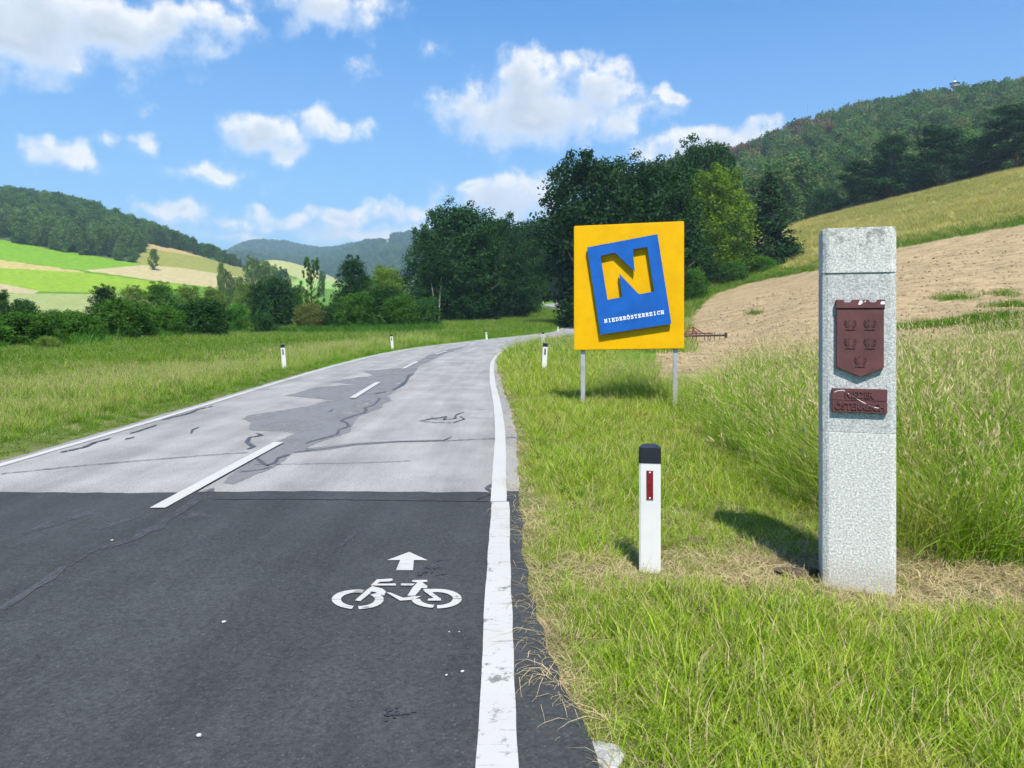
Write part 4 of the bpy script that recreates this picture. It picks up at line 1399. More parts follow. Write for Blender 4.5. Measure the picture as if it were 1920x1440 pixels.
def conifer(seed, n_wh=30, size=.03, base=.06, droop=.35, r0=.016, gap=0.0, power=.85, dens=1.0):
    rng = np.random.default_rng(seed)
    C, N, rnd = [], [], []
    for i in range(n_wh):
        z = base + (1 - base) * (i / n_wh)**1.02
        rad = .5 * (1 - (z - base) / (1 - base))**power * rng.uniform(.8, 1.12) + .012
        nb = max(4, int((6 + 9 * rad * 2) * dens))
        for b in range(nb):
            if rng.uniform() < gap: continue
            th = rng.uniform(0, 6.283)
            rl = rad * rng.uniform(.65, 1.15)
            m = max(3, int(rl / size * 3.0 * dens))
            t = np.sqrt(rng.uniform(0.02, 1, m))
            w = rng.normal(size=(m, 3)) * np.array([1, 1, .45]) * (.018 + .05 * rl)
            p = np.stack([np.cos(th) * rl * t, np.sin(th) * rl * t, z - droop * rl * t + .22 * rl * t * t], 1) + w
            C.append(p)
            N.append(np.tile([math.cos(th) * .35, math.sin(th) * .35, .9], (m, 1)) + rng.normal(size=(m, 3)) * .45)
            rnd.append(np.full(m, rng.uniform(0, .6)) + rng.uniform(0, .4, m))
    C = np.concatenate(C); N = np.concatenate(N); rnd = np.concatenate(rnd)
    cr = leaf_quads(C, N, size, rng, 1.9, rnd, .6)
    b = MB().tube([(0, 0, -.04), (0, 0, .5), (0, 0, .97)], [r0, r0 * .55, r0 * .12], 7)
    return cr, [], b.mesh('trunk', M_bark, True)


def pine(seed, n=15000, size=.026):
    rr = random.Random(seed)
    lobes = []
    for i in range(20):
        z = .16 + .76 * (i / 19)
        th = i * 2.4 + rr.uniform(-.6, .6)
        q = (.38 if z < .75 else .38 * (1 - (z - .75) / .4)) * rr.uniform(.35, 1)
        lobes.append((q * math.cos(th), q * math.sin(th), z, rr.uniform(.13, .21)))
    return lobes_crown(seed, lobes, n, size, .34, .6, .6), lobes, trunk_mesh(lobes, .022, .88, seed, M_bark, (0, 0), 14)


def sparse(seed, n=5200, size=.022):
    rr = random.Random(seed)
    lobes = []
    for i in range(80):
        z = .16 + .82 * (i / 79)
        th = i * 2.4 + rr.uniform(-.6, .6)
        q = .45 * (1 - .75 * (z - .16)) * rr.uniform(.25, 1)
        lobes.append((q * math.cos(th), q * math.sin(th), z, rr.uniform(.018, .05)))
    return lobes_crown(seed, lobes, n, size, .8, .8, .6), lobes, trunk_mesh(lobes, .02, .97, seed, M_bark, (0, 0), 30)


LEAF = {
    'dark': leaf_mat('leaves_dark', (0.014, 0.052, 0.010), (0.032, 0.098, 0.018), .25),
    'deep': leaf_mat('leaves_cloud_shade', (0.0095, 0.037, 0.010), (0.026, 0.078, 0.019), .24),  # leaf colour darkened to stand in for cloud shade over the grove
    'mid': leaf_mat('leaves_mid', (0.028, 0.098, 0.010), (0.075, 0.185, 0.020), .33),
    'light': leaf_mat('leaves_light', (0.075, 0.130, 0.022), (0.150, 0.230, 0.045), .35),
    'lime': leaf_mat('leaves_lime', (0.070, 0.140, 0.008), (0.140, 0.225, 0.014), .35),
    'needle': leaf_mat('needles_dark', (0.009, 0.034, 0.010), (0.022, 0.066, 0.017), .15),
    'olive': leaf_mat('leaves_olive', (0.075, 0.095, 0.022), (0.130, 0.150, 0.040), .3),
}
PROTO = {}


def proto(kind, var, leaf):
    key = (kind, var, leaf)
    if key in PROTO:
        return PROTO[key]
    sd_ = hash((kind == 'broad', len(kind), var)) % 1000 + var * 17
    sd_ = {'broad': 100, 'bigbroad': 200, 'bush': 300, 'spruce': 400, 'pine': 500, 'sparse': 600, 'small': 700}[kind] + var * 13
    if kind == 'broad': cr, lb, tr = broad(sd_, .05, 18000, .024, 54, (.11, .19), asp=.55)
    elif kind == 'bigbroad': cr, lb, tr = broad(sd_, .06, 32000, .020, 84, (.09, .165), 1.0, .024, None, .40, asp=.65)
    elif kind == 'bush': cr, lb, tr = broad(sd_, .02, 15000, .026, 54, (.07, .20), 1.0, .02, None, .40, asp=1.15)
    elif kind == 'spruce': cr, lb, tr = conifer(sd_)
    elif kind == 'pine': cr, lb, tr = pine(sd_)
    elif kind == 'sparse': cr, lb, tr = sparse(sd_)
    elif kind == 'small': cr, lb, tr = broad(sd_, .10, 2600, .05, 22, (.12, .2), 1.0, .025, asp=.75)
    me = np_mesh('crown', *cr, LEAF[leaf])
    PROTO[key] = (tr, me)
    return PROTO[key]


def tree(name, kind, var, leaf, px, Y, ytop, wpx, label, cat='tree', group=None, lean=0.0, sink=0.0, X=None):
    X = (px - 960) / F * Y if X is None else X
    z = tz(X, Y) - sink
    h = EYE - (ytop - HZ) * Y / F - z
    w = wpx * Y / F
    o = empty(name, (X, Y, z), (0, R(lean), random.uniform(0, 6.28) if not lean else 0))
    o.scale = (w, w, h)
    tag(o, label, cat, group)
    t, c = proto(kind, var, leaf)
    mobj('trunk', t, o); mobj('crown', c, o)
    return o


GH = 'hedge shrubs at the edge of the left meadow'
for i, (px, Y, yt, w, leaf, v, lab) in enumerate((
        (-45, 43, 596, 120, 'mid', 0, 'dark green shrub cut off by the left picture edge in the hedge row'),
        (48, 46, 588, 135, 'mid', 1, 'first full green shrub from the left in the meadow hedge row'),
        (143, 51, 586, 100, 'mid', 2, 'second green shrub from the left in the meadow hedge row, lower than its right neighbour'),
        (232, 58, 566, 120, 'mid', 0, 'big round green shrub in the middle of the meadow hedge row'),
        (308, 64, 576, 80, 'mid', 2, 'narrow shrub between the two biggest shrubs of the meadow hedge row'),
        (380, 68, 563, 105, 'dark', 1, 'big dark round shrub at the right end of the meadow hedge row'),
        (90, 41, 632, 50, 'light', 2, 'low pale shrub in front of the left part of the meadow hedge row'))):
    tree('hedge_shrub', 'bush', v, leaf, px, Y, yt, w, lab, 'shrub', GH, sink=.1)

GM = 'trees and shrubs of the valley floor behind the hedge'
VAL = [
    ('valley_tree', 'broad', 0, 'dark', 2, 78, 545, 45, 'dark tree at the very left edge rising behind the hedge row', 'tree'),
    ('valley_shrub', 'bush', 0, 'dark', 45, 82, 566, 70, 'broad dark shrub at the far left behind the hedge row', 'shrub'),
    ('valley_shrub', 'bush', 1, 'mid', 100, 85, 583, 50, 'small shrub in the gap below the pale left field', 'shrub'),
    ('valley_tree', 'broad', 1, 'deep', 195, 95, 536, 68, 'blackish tree standing left of the pale green trees behind the hedge', 'tree'),
    ('valley_tree', 'broad', 2, 'light', 250, 104, 537, 66, 'pale green tree right beside the blackish one behind the hedge', 'tree'),
    ('valley_tree', 'broad', 0, 'mid', 300, 108, 530, 80, 'green tree rising tallest behind the biggest hedge shrub', 'tree'),
    ('valley_tree', 'broad', 1, 'light', 352, 118, 536, 70, 'pale leafy tree behind the dark right end shrub of the hedge', 'tree'),
    ('valley_tree', 'broad', 2, 'light', 400, 112, 540, 70, 'pale green tree just right of the hedge row end', 'tree'),
    ('valley_shrub', 'bush', 2, 'mid', 443, 92, 572, 55, 'green shrub at the left rim of the small bright meadow', 'shrub'),
    ('valley_tree', 'bush', 1, 'deep', 512, 122, 524, 88, 'dark round tree standing in the small bright meadow', 'tree'),
    ('valley_tree', 'broad', 1, 'light', 462, 150, 530, 60, 'pale tree behind the left side of the dark round meadow tree', 'tree'),
    ('valley_tree', 'broad', 0, 'mid', 552, 140, 536, 62, 'green tree behind the right side of the dark round meadow tree', 'tree'),
    ('valley_shrub', 'bush', 0, 'dark', 496, 86, 588, 50, 'low dark shrub at the front edge of the small bright meadow', 'shrub'),
    ('sparse_tree', 'sparse', 0, 'mid', 584, 102, 482, 80, 'thin see-through tree with loose twigs left of the leaning dark tree', 'tree'),
    ('valley_shrub', 'bush', 2, 'olive', 580, 96, 570, 60, 'olive undergrowth at the foot of the thin see-through tree', 'shrub'),
    ('leaning_tree', 'broad', 2, 'deep', 648, 102, 482, 78, 'dark tree leaning to the right between thin tree and dark grove', 'tree'),
    ('valley_shrub', 'bush', 0, 'mid', 667, 88, 553, 82, 'bright round shrub at the foot of the leaning dark tree', 'shrub'),
    ('valley_shrub', 'bush', 1, 'dark', 725, 94, 540, 82, 'grey green shrub next to the bright round one, left of the grove', 'shrub'),
    ('valley_shrub', 'bush', 2, 'mid', 752, 90, 556, 78, 'middle shrub in the row below the left end of the grove', 'shrub'),
    ('valley_shrub', 'bush', 0, 'dark', 800, 96, 560, 66, 'rightmost shrub in the row below the left end of the grove', 'shrub'),
    ('valley_tree', 'broad', 0, 'lime', 725, 160, 500, 90, 'yellowish green tree peeping out behind shrubs left of the grove', 'tree'),
    ('valley_tree', 'broad', 2, 'mid', 692, 150, 520, 55, 'small green tree behind the bright round shrub', 'tree'),
    ('valley_shrub', 'bush', 1, 'dark', 615, 98, 575, 60, 'dark shrub filling the gap under the leaning tree on its left', 'shrub'),
]
for (nm, kd, v, leaf, px, Y, yt, w, lab, cat) in VAL:
    o = tree(nm, kd, v, leaf, px, Y, yt, w, lab, cat, GM, lean=7 if nm == 'leaning_tree' else 0, sink=.1)

GG = 'dark grove beside the road bend'
GRV = [
    ('grove_tree', 'bigbroad', 0, 'deep', 862, 132, 384, 170, 'tallest round crowned dark tree in the grove left of the yellow sign'),
    ('grove_tree', 'broad', 1, 'deep', 800, 124, 425, 100, 'dark tree at the left end of the grove with pale forked trunks'),
    ('grove_tree', 'broad', 2, 'deep', 905, 138, 440, 110, 'lower dark tree right in front of the tallest grove tree'),
    ('grove_tree', 'bigbroad', 1, 'deep', 940, 156, 408, 125, 'second tallest dark tree in the middle of the grove'),
    ('grove_tree', 'broad', 0, 'dark', 985, 172, 418, 105, 'dark tree near the right end of the grove with a bare pale stem'),
    ('grove_tree', 'broad', 1, 'dark', 960, 200, 430, 110, 'dark tree deep inside the grove behind the pale stemmed one'),
    ('grove_tree', 'broad', 2, 'deep', 840, 150, 470, 100, 'dark understorey tree at the left part of the grove'),
    ('grove_tree', 'broad', 0, 'deep', 1000, 292, 420, 110, 'dark tree above the tiny posts of the far uphill bend'),
    ('grove_tree', 'broad', 1, 'deep', 1045, 305, 425, 120, 'dark tree above the far road end, half behind the yellow sign'),
    ('grove_tree', 'broad', 2, 'deep', 1020, 330, 440, 120, 'dark backmost tree closing the gap above the far road bend'),
    ('grove_tree', 'broad', 0, 'deep', 905, 235, 470, 120, 'dark tree filling the inside of the grove'),
    ('grove_tree', 'broad', 1, 'deep', 960, 148, 470, 110, 'dark lower tree at the right front of the grove'),
    ('grove_tree', 'broad', 0, 'deep', 870, 128, 478, 110, 'dark lower tree at the left front of the grove beside pale stems'),
    ('grove_shrub', 'bush', 1, 'deep', 930, 160, 545, 100, 'dark undergrowth right of the middle at the foot of the grove'),
    ('grove_shrub', 'bush', 1, 'deep', 970, 250, 540, 90, 'dark undergrowth at the right foot of the grove above the meadow'),
    ('grove_shrub', 'bush', 2, 'deep', 880, 172, 548, 100, 'dark undergrowth at the middle foot of the grove above the meadow'),
    ('grove_shrub', 'bush', 0, 'deep', 1060, 318, 545, 90, 'dark undergrowth behind the far road end beside the sign'),
]
for (nm, kd, v, leaf, px, Y, yt, w, lab) in GRV:
    tree(nm, kd, v, leaf, px, Y, yt, w, lab, 'shrub' if 'shrub' in nm else 'tree', GG, sink=.2)
# pale stems at the front of the grove
GB = 'bare pale stems at the front of the grove'
for (px, Y, yt, dx, lab) in ((818, 121, 500, -14, 'pale bare stem forking left at the left end of the grove'), (822, 121.5, 490, 8, 'pale bare stem rising almost upright at the left end of the grove'), (892, 140, 545, 2, 'thin pale stem at the foot of the grove, leftmost of three thin ones'),
                             (937, 150, 540, 1, 'thin pale stem at the foot of the grove, middle of three thin ones'), (962, 158, 500, 1, 'pale slender stem at the right side of the grove, tallest of the thin ones')):
    X = (px - 960) / F * Y
    z = tz(X, Y); k = Y / F
    h = EYE - (yt - HZ) * k - z
    o = empty('young_tree', (X, Y, z))
    tag(o, lab, 'tree', GB)
    MB().tube([(0, 0, -.3), (dx * k * .3, 0, h * .4), (dx * k, 0, h)], [.16, .12, .06], 6).build('trunk', M_bark2, o)
    cm = proto('small', 0, 'deep')[1]
    c = mobj('crown', cm, o, (dx * k, 0, h * .72)); c.scale = (3.2, 3.2, 4.2)

GS = 'trees behind the yellow sign'
SGN = [
    ('roadside_tree', 'bigbroad', 2, 'deep', 1108, 116, 296, 225, 'big dark broad tree directly behind the top left of the yellow sign'),
    ('roadside_tree', 'bigbroad', 0, 'deep', 1215, 120, 300, 210, 'big dark broad tree directly behind the top right of the yellow sign'),
    ('roadside_tree', 'bigbroad', 1, 'dark', 1310, 165, 268, 150, 'tall dark tree whose top sticks out above the lime green tree'),
    ('roadside_spruce', 'spruce', 1, 'needle', 1374, 178, 288, 70, 'dark spruce tip between lime green tree and wooded hill'),
    ('roadside_tree', 'broad', 1, 'lime', 1345, 136, 318, 150, 'bright lime green tree right of the yellow sign'),
    ('roadside_spruce', 'spruce', 0, 'needle', 1442, 142, 318, 130, 'dark green spruce right of the lime green tree at the meadow edge'),
    ('roadside_tree', 'broad', 0, 'deep', 1290, 128, 425, 110, 'lower dark tree at the right edge of the yellow sign'),
    ('roadside_tree', 'broad', 2, 'dark', 1235, 112, 470, 120, 'dark tree hidden low behind the right half of the sign'),
    ('roadside_shrub', 'bush', 1, 'mid', 1302, 112, 505, 52, 'green shrub at the right edge of the sign above the ploughed field'),
    ('roadside_shrub', 'bush', 2, 'mid', 1375, 130, 490, 60, 'green shrub under the lime green tree at the field edge'),
    ('roadside_shrub', 'bush', 0, 'lime', 1482, 143, 455, 44, 'yellow green shrub at the right foot of the dark spruce'),
    ('roadside_shrub', 'bush', 2, 'mid', 1425, 136, 482, 60, 'low green shrub at the left foot of the dark spruce'),
    ('roadside_tree', 'broad', 1, 'dark', 1160, 150, 400, 150, 'dark tree filling the gap between the two big trees behind the sign'),
]
for (nm, kd, v, leaf, px, Y, yt, w, lab) in SGN:
    tree(nm, kd, v, leaf, px, Y, yt, w, lab, 'shrub' if 'shrub' in nm else ('spruce' if 'spruce' in nm else 'tree'), GS, sink=.2)

GP = 'dark pines along the crest of the grassy hillside'
PIN = [
    ('crest_shrub', 'bush', 0, 'deep', 1545, 222, 358, 62, 'dark shrub at the lower left end of the pine row above the hillside meadow'),
    ('crest_pine', 'pine', 0, 'needle', 1612, 216, 300, 84, 'first dark pine from the left on the hillside crest'),
    ('crest_pine', 'pine', 1, 'needle', 1672, 214, 252, 92, 'second dark pine from the left on the hillside crest, above the granite pillar'),
    ('crest_pine', 'pine', 2, 'needle', 1760, 208, 230, 120, 'broad layered dark pine in the middle of the hillside crest'),
    ('crest_tree', 'broad', 1, 'dark', 1832, 212, 262, 96, 'lower leafy tree between the two biggest pines on the crest'),
    ('crest_pine', 'pine', 0, 'needle', 1905, 198, 192, 135, 'biggest dark pine at the right edge of the picture on the crest'),
    ('crest_pine', 'pine', 1, 'needle', 2010, 196, 170, 130, 'dark pine beyond the right picture edge on the crest'),
    ('crest_tree', 'broad', 0, 'dark', 1715, 222, 290, 90, 'dark leafy tree behind second and third crest pines'),
    ('crest_tree', 'broad', 2, 'dark', 1650, 226, 300, 80, 'dark leafy tree behind the first and second crest pines'),
    ('crest_tree', 'broad', 1, 'dark', 1860, 216, 300, 80, 'dark leafy tree at the left foot of the biggest crest pine'),
]
for (nm, kd, v, leaf, px, Y, yt, w, lab) in PIN:
    if px > 1960: continue
    tree(nm, kd, v, leaf, px, Y, yt, w, lab, 'shrub' if 'shrub' in nm else ('pine' if 'pine' in nm else 'tree'), GP, sink=.5)

GF = 'small trees on the far left fields'
FARM = [
    ('field_tree', 'small', 0, 'mid', 425, 300, 508, 34, 'small dark tree standing on the tan far field, left one of the pair'),
    ('field_tree', 'small', 1, 'mid', 449, 305, 518, 26, 'thin olive tree standing on the tan far field, right one of the pair'),
    ('field_tree', 'small', 2, 'mid', 414, 390, 492, 18, 'small tree above the tan far field, left of the tree row'),
    ('field_tree', 'small', 0, 'mid', 471, 420, 482, 38, 'first tree from the left in the far row below the pale hill field'),
    ('field_tree', 'small', 1, 'mid', 496, 425, 488, 36, 'second tree from the left in the far row below the pale hill field'),
    ('field_tree', 'small', 2, 'mid', 512, 430, 498, 34, 'third tree from the left in the far row below the pale hill field'),
    ('field_tree', 'small', 0, 'dark', 530, 430, 503, 36, 'rightmost tree in the far row below the pale hill field'),
    ('field_tree', 'small', 1, 'mid', 288, 452, 466, 22, 'single small tree at the tip of the left hill wood'),
    ('field_tree', 'small', 1, 'dark', 603, 520, 508, 18, 'far small tree under the pale hill field, behind the thin tree'),
]
for (nm, kd, v, leaf, px, Y, yt, w, lab) in FARM:
    tree(nm, kd, v, 'light' if leaf == 'mid' else leaf, px, Y, yt, w, lab, 'tree', GF, sink=.3)


# ------------------------------------------------------------------ scatter (geometry nodes)
def scatter(name, P, rot, scl, idx, protos, label=None, cat=None):
    """one object whose vertices carry instances of the prototype meshes"""
    me = bpy.data.meshes.new(name)
    n = len(P)
    me.vertices.add(n); me.vertices.foreach_set('co', np.ascontiguousarray(P, np.float32).ravel())
    for nm, typ, data in (('i_rot', 'FLOAT_VECTOR', rot), ('i_scl', 'FLOAT_VECTOR', scl)):
        a = me.attributes.new(nm, typ, 'POINT'); a.data.foreach_set('vector', np.ascontiguousarray(data, np.float32).ravel())
    a = me.attributes.new('i_idx', 'INT', 'POINT'); a.data.foreach_set('value', np.ascontiguousarray(idx, np.int32))
    o = mobj(name, me)
    ng = bpy.data.node_groups.new(name + '_nodes', 'GeometryNodeTree')
    ng.interface.new_socket('Geometry', in_out='INPUT', socket_type='NodeSocketGeometry')
    ng.interface.new_socket('Geometry', in_out='OUTPUT', socket_type='NodeSocketGeometry')
    nd = ng.nodes; ln = ng.links
    gi = nd.new('NodeGroupInput'); go = nd.new('NodeGroupOutput')
    iop = nd.new('GeometryNodeInstanceOnPoints')
    ln.new(gi.outputs[0], iop.inputs['Points'])
    gti = nd.new('GeometryNodeGeometryToInstance')
    for pm in reversed(protos):
        po = bpy.data.objects.new(name + '_source', pm)
        oi = nd.new('GeometryNodeObjectInfo'); oi.inputs['Object'].default_value = po
        ln.new(oi.outputs['Geometry'], gti.inputs[0])
    iop.inputs['Pick Instance'].default_value = True
    ln.new(gti.outputs[0], iop.inputs['Instance'])
    def attr(nm, t):
        a = nd.new('GeometryNodeInputNamedAttribute'); a.data_type = t; a.inputs['Name'].default_value = nm
        return a.outputs['Attribute']
    ln.new(attr('i_idx', 'INT'), iop.inputs['Instance Index'])
    e2r = nd.new('FunctionNodeEulerToRotation'); ln.new(attr('i_rot', 'FLOAT_VECTOR'), e2r.inputs[0])
    ln.new(e2r.outputs[0], iop.inputs['Rotation'])
    ln.new(attr('i_scl', 'FLOAT_VECTOR'), iop.inputs['Scale'])
    ln.new(iop.outputs[0], go.inputs[0])
    md = o.modifiers.new('scatter', 'NODES'); md.node_group = ng
    tag(o, label, cat, None, 'stuff')
    return o


def rand_rs(n, lo, hi, tilt=0.08, sq=0.15):
    rot = np.stack([RNG.normal(0, tilt, n), RNG.normal(0, tilt, n), RNG.uniform(0, 6.283, n)], 1)
    s = RNG.uniform(lo, hi, n)
    scl = np.stack([s * RNG.uniform(1 - sq, 1 + sq, n), s * RNG.uniform(1 - sq, 1 + sq, n), s * RNG.uniform(1 - sq, 1 + sq, n)], 1)
    return rot, scl


# far woods on the two hills
WOOD_L = leaf_mat('wood_leaves', (0.030, 0.080, 0.014), (0.062, 0.140, 0.024), .25, ((0.10, 0.17, 0.035), .70, 1.0), ovar=.45)
WOOD_N = leaf_mat('wood_needles', (0.020, 0.048, 0.020), (0.040, 0.080, 0.030), .15)
WOOD_R = leaf_mat('wood_leaves_right', (0.045, 0.105, 0.022), (0.082, 0.165, 0.036), .25, ((0.14, 0.17, 0.05), .66, 1.0), ovar=.4)
WOOD_B = leaf_mat('wood_brown', (0.11, 0.085, 0.045), (0.17, 0.11, 0.06), .2)


def far_proto(kind, seed, mat):
    if kind == 'b':
        cr, lb, tr = broad(seed, .10, 2600, .05, 18, (.14, .23), 1.0, .02, None, .34, asp=.7)
    else:
        cr, lb, tr = conifer(seed, 18, .05, .12, .35, .016, 0, .9, .8)
    return np_mesh('far_crown', *cr, mat)


def wood(name, pts, kinds, protos, hlo, hhi, label, hmul=None):
    X, Y = pts
    n = len(X)
    P = np.stack([X, Y, terrain(X, Y) - .5], 1)
    rot, _ = rand_rs(n, 1, 1, .03)
    h = RNG.uniform(hlo, hhi, n) * (1 if hmul is None else hmul); w = h * RNG.uniform(.55, .8, n)
    w = np.where(kinds >= 100, h * .4, w)
    idx = kinds % 100
    return scatter(name, P, rot, np.stack([w, w, h], 1), idx, protos, label, 'wood')


n = 5600
X = RNG.uniform(-760, -60, n); Y = RNG.uniform(430, 900, n)
px = 960 + X / Y * F; Z = terrain(X, Y); py = HZ - (Z - EYE) / Y * F
bx, by = [-900, 0, 100, 200, 255, 275, 340, 400, 440, 490], [305, 449, 468, 486, 492, 456, 470, 487, 499, 506]
ok = (py < np.interp(px, bx, by) + 1) & (px < 478) & (px > -420) & (Y > 440)
ok &= (Y < 860)
X, Y, px = X[ok], Y[ok], px[ok]
con = fbm2(X, Y, .02, 4) + RNG.normal(0, .5, len(X)) + np.clip((px - 250) / 250, -.4, .6) > .35
con &= ~((Y < 575) & (px < 285) & (RNG.uniform(0, 1, len(X)) < .8))
kinds = np.where(con, 102 + RNG.integers(0, 2, len(X)), np.where((Y < 590) & (px < 290), RNG.integers(4, 6, len(X)), RNG.integers(0, 2, len(X))))
prL = [far_proto('b', 31, WOOD_L), far_proto('b', 32, WOOD_L), far_proto('c', 33, WOOD_N), far_proto('c', 34, WOOD_N)]
WOOD_P = leaf_mat('wood_pale', (0.050, 0.105, 0.026), (0.095, 0.170, 0.045), .3, None, ovar=.35)
prL += [far_proto('b', 35, WOOD_P), far_proto('b', 36, WOOD_P)]
wood('hill_forest', (X, Y), kinds, prL, 8, 20, 'dark mixed wood covering the hill above the left fields', np.interp(px, [200, 300, 430], [1, .8, .55]))

n = 6200
X = RNG.uniform(20, 640, n); Y = RNG.uniform(245, 760, n)
px = 960 + X / Y * F
ok = (px > 1225) & (px < 2150) & ((Y > 262) | (px < 1600)) & ((Y > 285) | (px < 1500) | (px > 1600))
ok &= (px > 1330) | (Y > 300)
X, Y, px = X[ok], Y[ok], px[ok]
Z = terrain(X, Y); py = HZ - (Z - EYE) / Y * F
br = (px < 1600) & (Y > 520) & (RNG.uniform(0, 1, len(X)) < np.interp(px, [1380, 1470, 1600], [.45, .3, .02]))
kinds = np.where(br, 2, RNG.integers(0, 2, len(X)))
pr = [far_proto('b', 41, WOOD_R), far_proto('b', 42, WOOD_R), far_proto('b', 43, WOOD_B)]
wood('ridge_forest', (X, Y), kinds, pr, 10, 24, 'green wood with brownish crowns covering the hill on the right')

n = 2600
X = RNG.uniform(-90, 130, n); Y = RNG.uniform(300, 720, n)
px = 960 + X / Y * F
ok = (px > 790) & (px < 1260) & (Y > np.interp(px, [790, 900, 1260], [420, 330, 330]))
d, _ = road_dist(X, Y)
ok &= np.abs(d) > 8
X, Y = X[ok], Y[ok]
wood('background_forest', (X, Y), RNG.integers(0, 4, len(X)) + 0 * 100, prL, 12, 18, 'dark wood closing the valley behind the grove')

n = 24000
X = RNG.uniform(-1500, -70, n); Y = RNG.uniform(1350, 3350, n)
px = 960 + X / Y * F; Z = terrain(X, Y); py = HZ - (Z - EYE) / Y * F
ok = (px > 380) & (px < 880) & ~pip([(690, 452), (735, 450), (735, 456), (690, 460)], px, py)
X, Y = X[ok], Y[ok]
wood('distant_forest', (X, Y), RNG.integers(0, 4, len(X)), prL, 14, 26, 'far blue wooded hills at the end of the valley')

# ------------------------------------------------------------------ grass
def blades(seed, n, rad, h, w, arch=.5, seg=3, lean=.35, seedhead=0.0, straw=0.0, flat=False):
    rng = np.random.default_rng(seed)
    V, Fq, rn = [], [], []
    for i in range(n):
        th = rng.uniform(0, 6.283); r = rad * math.sqrt(rng.uniform())
        base = np.array([r * math.cos(th), r * math.sin(th), -.01])
        hh = rng.uniform(*h); ww = rng.uniform(*w)
        a = rng.uniform(0, 6.283) if rng.uniform() < .6 else th
        dirv = np.array([math.cos(a), math.sin(a), 0])
        side = np.array([-math.sin(a), math.cos(a), 0])
        if not flat:
            sa = a + rng.uniform(-1.2, 1.2) + math.pi / 2
            side = np.array([math.cos(sa), math.sin(sa), 0])
        is_straw = rng.uniform() < straw
        head = rng.uniform() < seedhead
        ar = arch * rng.uniform(.4, 1.4); le = lean * rng.uniform(0, 1.2)
        if head: ar *= .45; ww *= .5; hh *= rng.uniform(1.0, 1.2)
        tone = rng.uniform(0, 1)
        col = 1.3 if (is_straw or head) else tone
        b0 = len(V)
        for k in range(seg + 1):
            t = k / seg
            if flat:
                p = base + dirv * hh * t + side * hh * .25 * math.sin(t * 2.2 + tone * 5) + np.array([0, 0, .012 + .035 * tone * math.sin(t * 3.14)])
            else:
                p = base + np.array([0, 0, 1]) * hh * (t - .32 * ar * t * t) + dirv * hh * (le * t + ar * .6 * t * t)
            wd = ww * (1 - .85 * t**1.5) * (.5 if head else 1)
            V += [p - side * wd * .5, p + side * wd * .5]
            if k:
                j = b0 + 2 * k
                Fq.append((j - 2, j - 1, j + 1, j)); rn.append(col)
        if head:      # loose panicle: a few small slivers round the stem tip
            tip = V[-1]
            for k in range(6):
                q = tip + np.array([rng.normal(0, .012), rng.normal(0, .012), -rng.uniform(-.02, .14)]) * (hh / .9)
                d2 = np.array([rng.normal(0, .4), rng.normal(0, .4), 1.0]); d2 = d2 / np.linalg.norm(d2) * .028 * hh / .9
                s2 = np.array([rng.normal(), rng.normal(), 0]); s2 = s2 / np.linalg.norm(s2) * .0045 * hh / .9
                j = len(V)
                V += [q - d2, q + s2, q + d2, q - s2]
                Fq.append((j, j + 1, j + 2, j + 3)); rn.append(1.3)
    return np.array(V), np.array(Fq), np.array(rn)


STRAW = (0.46, 0.39, 0.21)
M_short = leaf_mat('verge_grass', (0.105, 0.210, 0.008), (0.360, 0.475, 0.045), .34, None, (1.1, (0.38, 0.38, 0.075), .52, .75), None, STRAW)
M_tall = leaf_mat('tall_grass', (0.070, 0.185, 0.006), (0.320, 0.470, 0.042), .32, None, (.55, (0.34, 0.36, 0.08), .54, .78), None, (0.48, 0.40, 0.22))
M_mead = leaf_mat('meadow_grass', (0.055, 0.150, 0.005), (0.120, 0.245, 0.012), .35, None, (.12, (0.155, 0.25, 0.022), .48, .70), None, (0.40, 0.36, 0.17))
M_hay = leaf_mat('dry_grass', (0.30, 0.24, 0.12), (0.55, 0.46, 0.26), .2, None, (2.0, (0.20, 0.16, 0.09), .5, .75), (1.1, 1.0, .8))
PS = [np_mesh('tuft', *blades(900 + i, 26, .075, (.045, .125), (.0035, .006), .7, 3, .5, .0, .12), M_short) for i in range(4)]
PS += [np_mesh('tuft', *blades(910 + i, 14, .06, (.10, .20), (.003, .0055), .7, 3, .4, .1, .12), M_short) for i in range(2)]
PH = [np_mesh('hay', *blades(920 + i, 22, .10, (.08, .26), (.0025, .0045), .5, 3, .4, 0, 0, True), M_hay) for i in range(3)]
PH += [np_mesh('hay', *blades(925 + i, 16, .06, (.03, .09), (.003, .005), .9, 3, .7), M_hay) for i in range(2)]
PT = [np_mesh('tall', *blades(930 + i, 40, .15, (.50, 1.30), (.005, .0100), .85, 5, .30, .12, .08), M_tall) for i in range(4)]
PM = [np_mesh('meadow', *blades(940 + i, 46, .22, (.10, .26), (.006, .011), .6, 3, .4, .06, .08), M_mead) for i in range(4)]
PMS = [np_mesh('rank', *blades(950 + i, 40, .20, (.14, .34), (.006, .010), .6, 3, .35, .16, .14), M_tall) for i in range(3)]

TBX = [(5.0, 9.0), (5.15, 3.9), (5.35, 2.72), (6.6, 2.55), (8.5, 2.6), (11, 2.75), (13.6, 3.0), (15.3, 3.0), (15.7, 1.5), (20, 2.0), (26, 3.2), (40, 5.2), (60, 9)]


def tall_bound(Y):
    return np.interp(Y, [a for a, b in TBX], [b for a, b in TBX])


def blocked(X, Y):
    """keep plants out of the solid things"""
    c, s_ = math.cos(-pil_rot), math.sin(-pil_rot)
    u = (X - pil_c[0]) * c - (Y - pil_c[1]) * s_; v_ = (X - pil_c[0]) * s_ + (Y - pil_c[1]) * c
    m = (np.abs(u) < .23) & (v_ > -.02) & (v_ < .42)
    return m


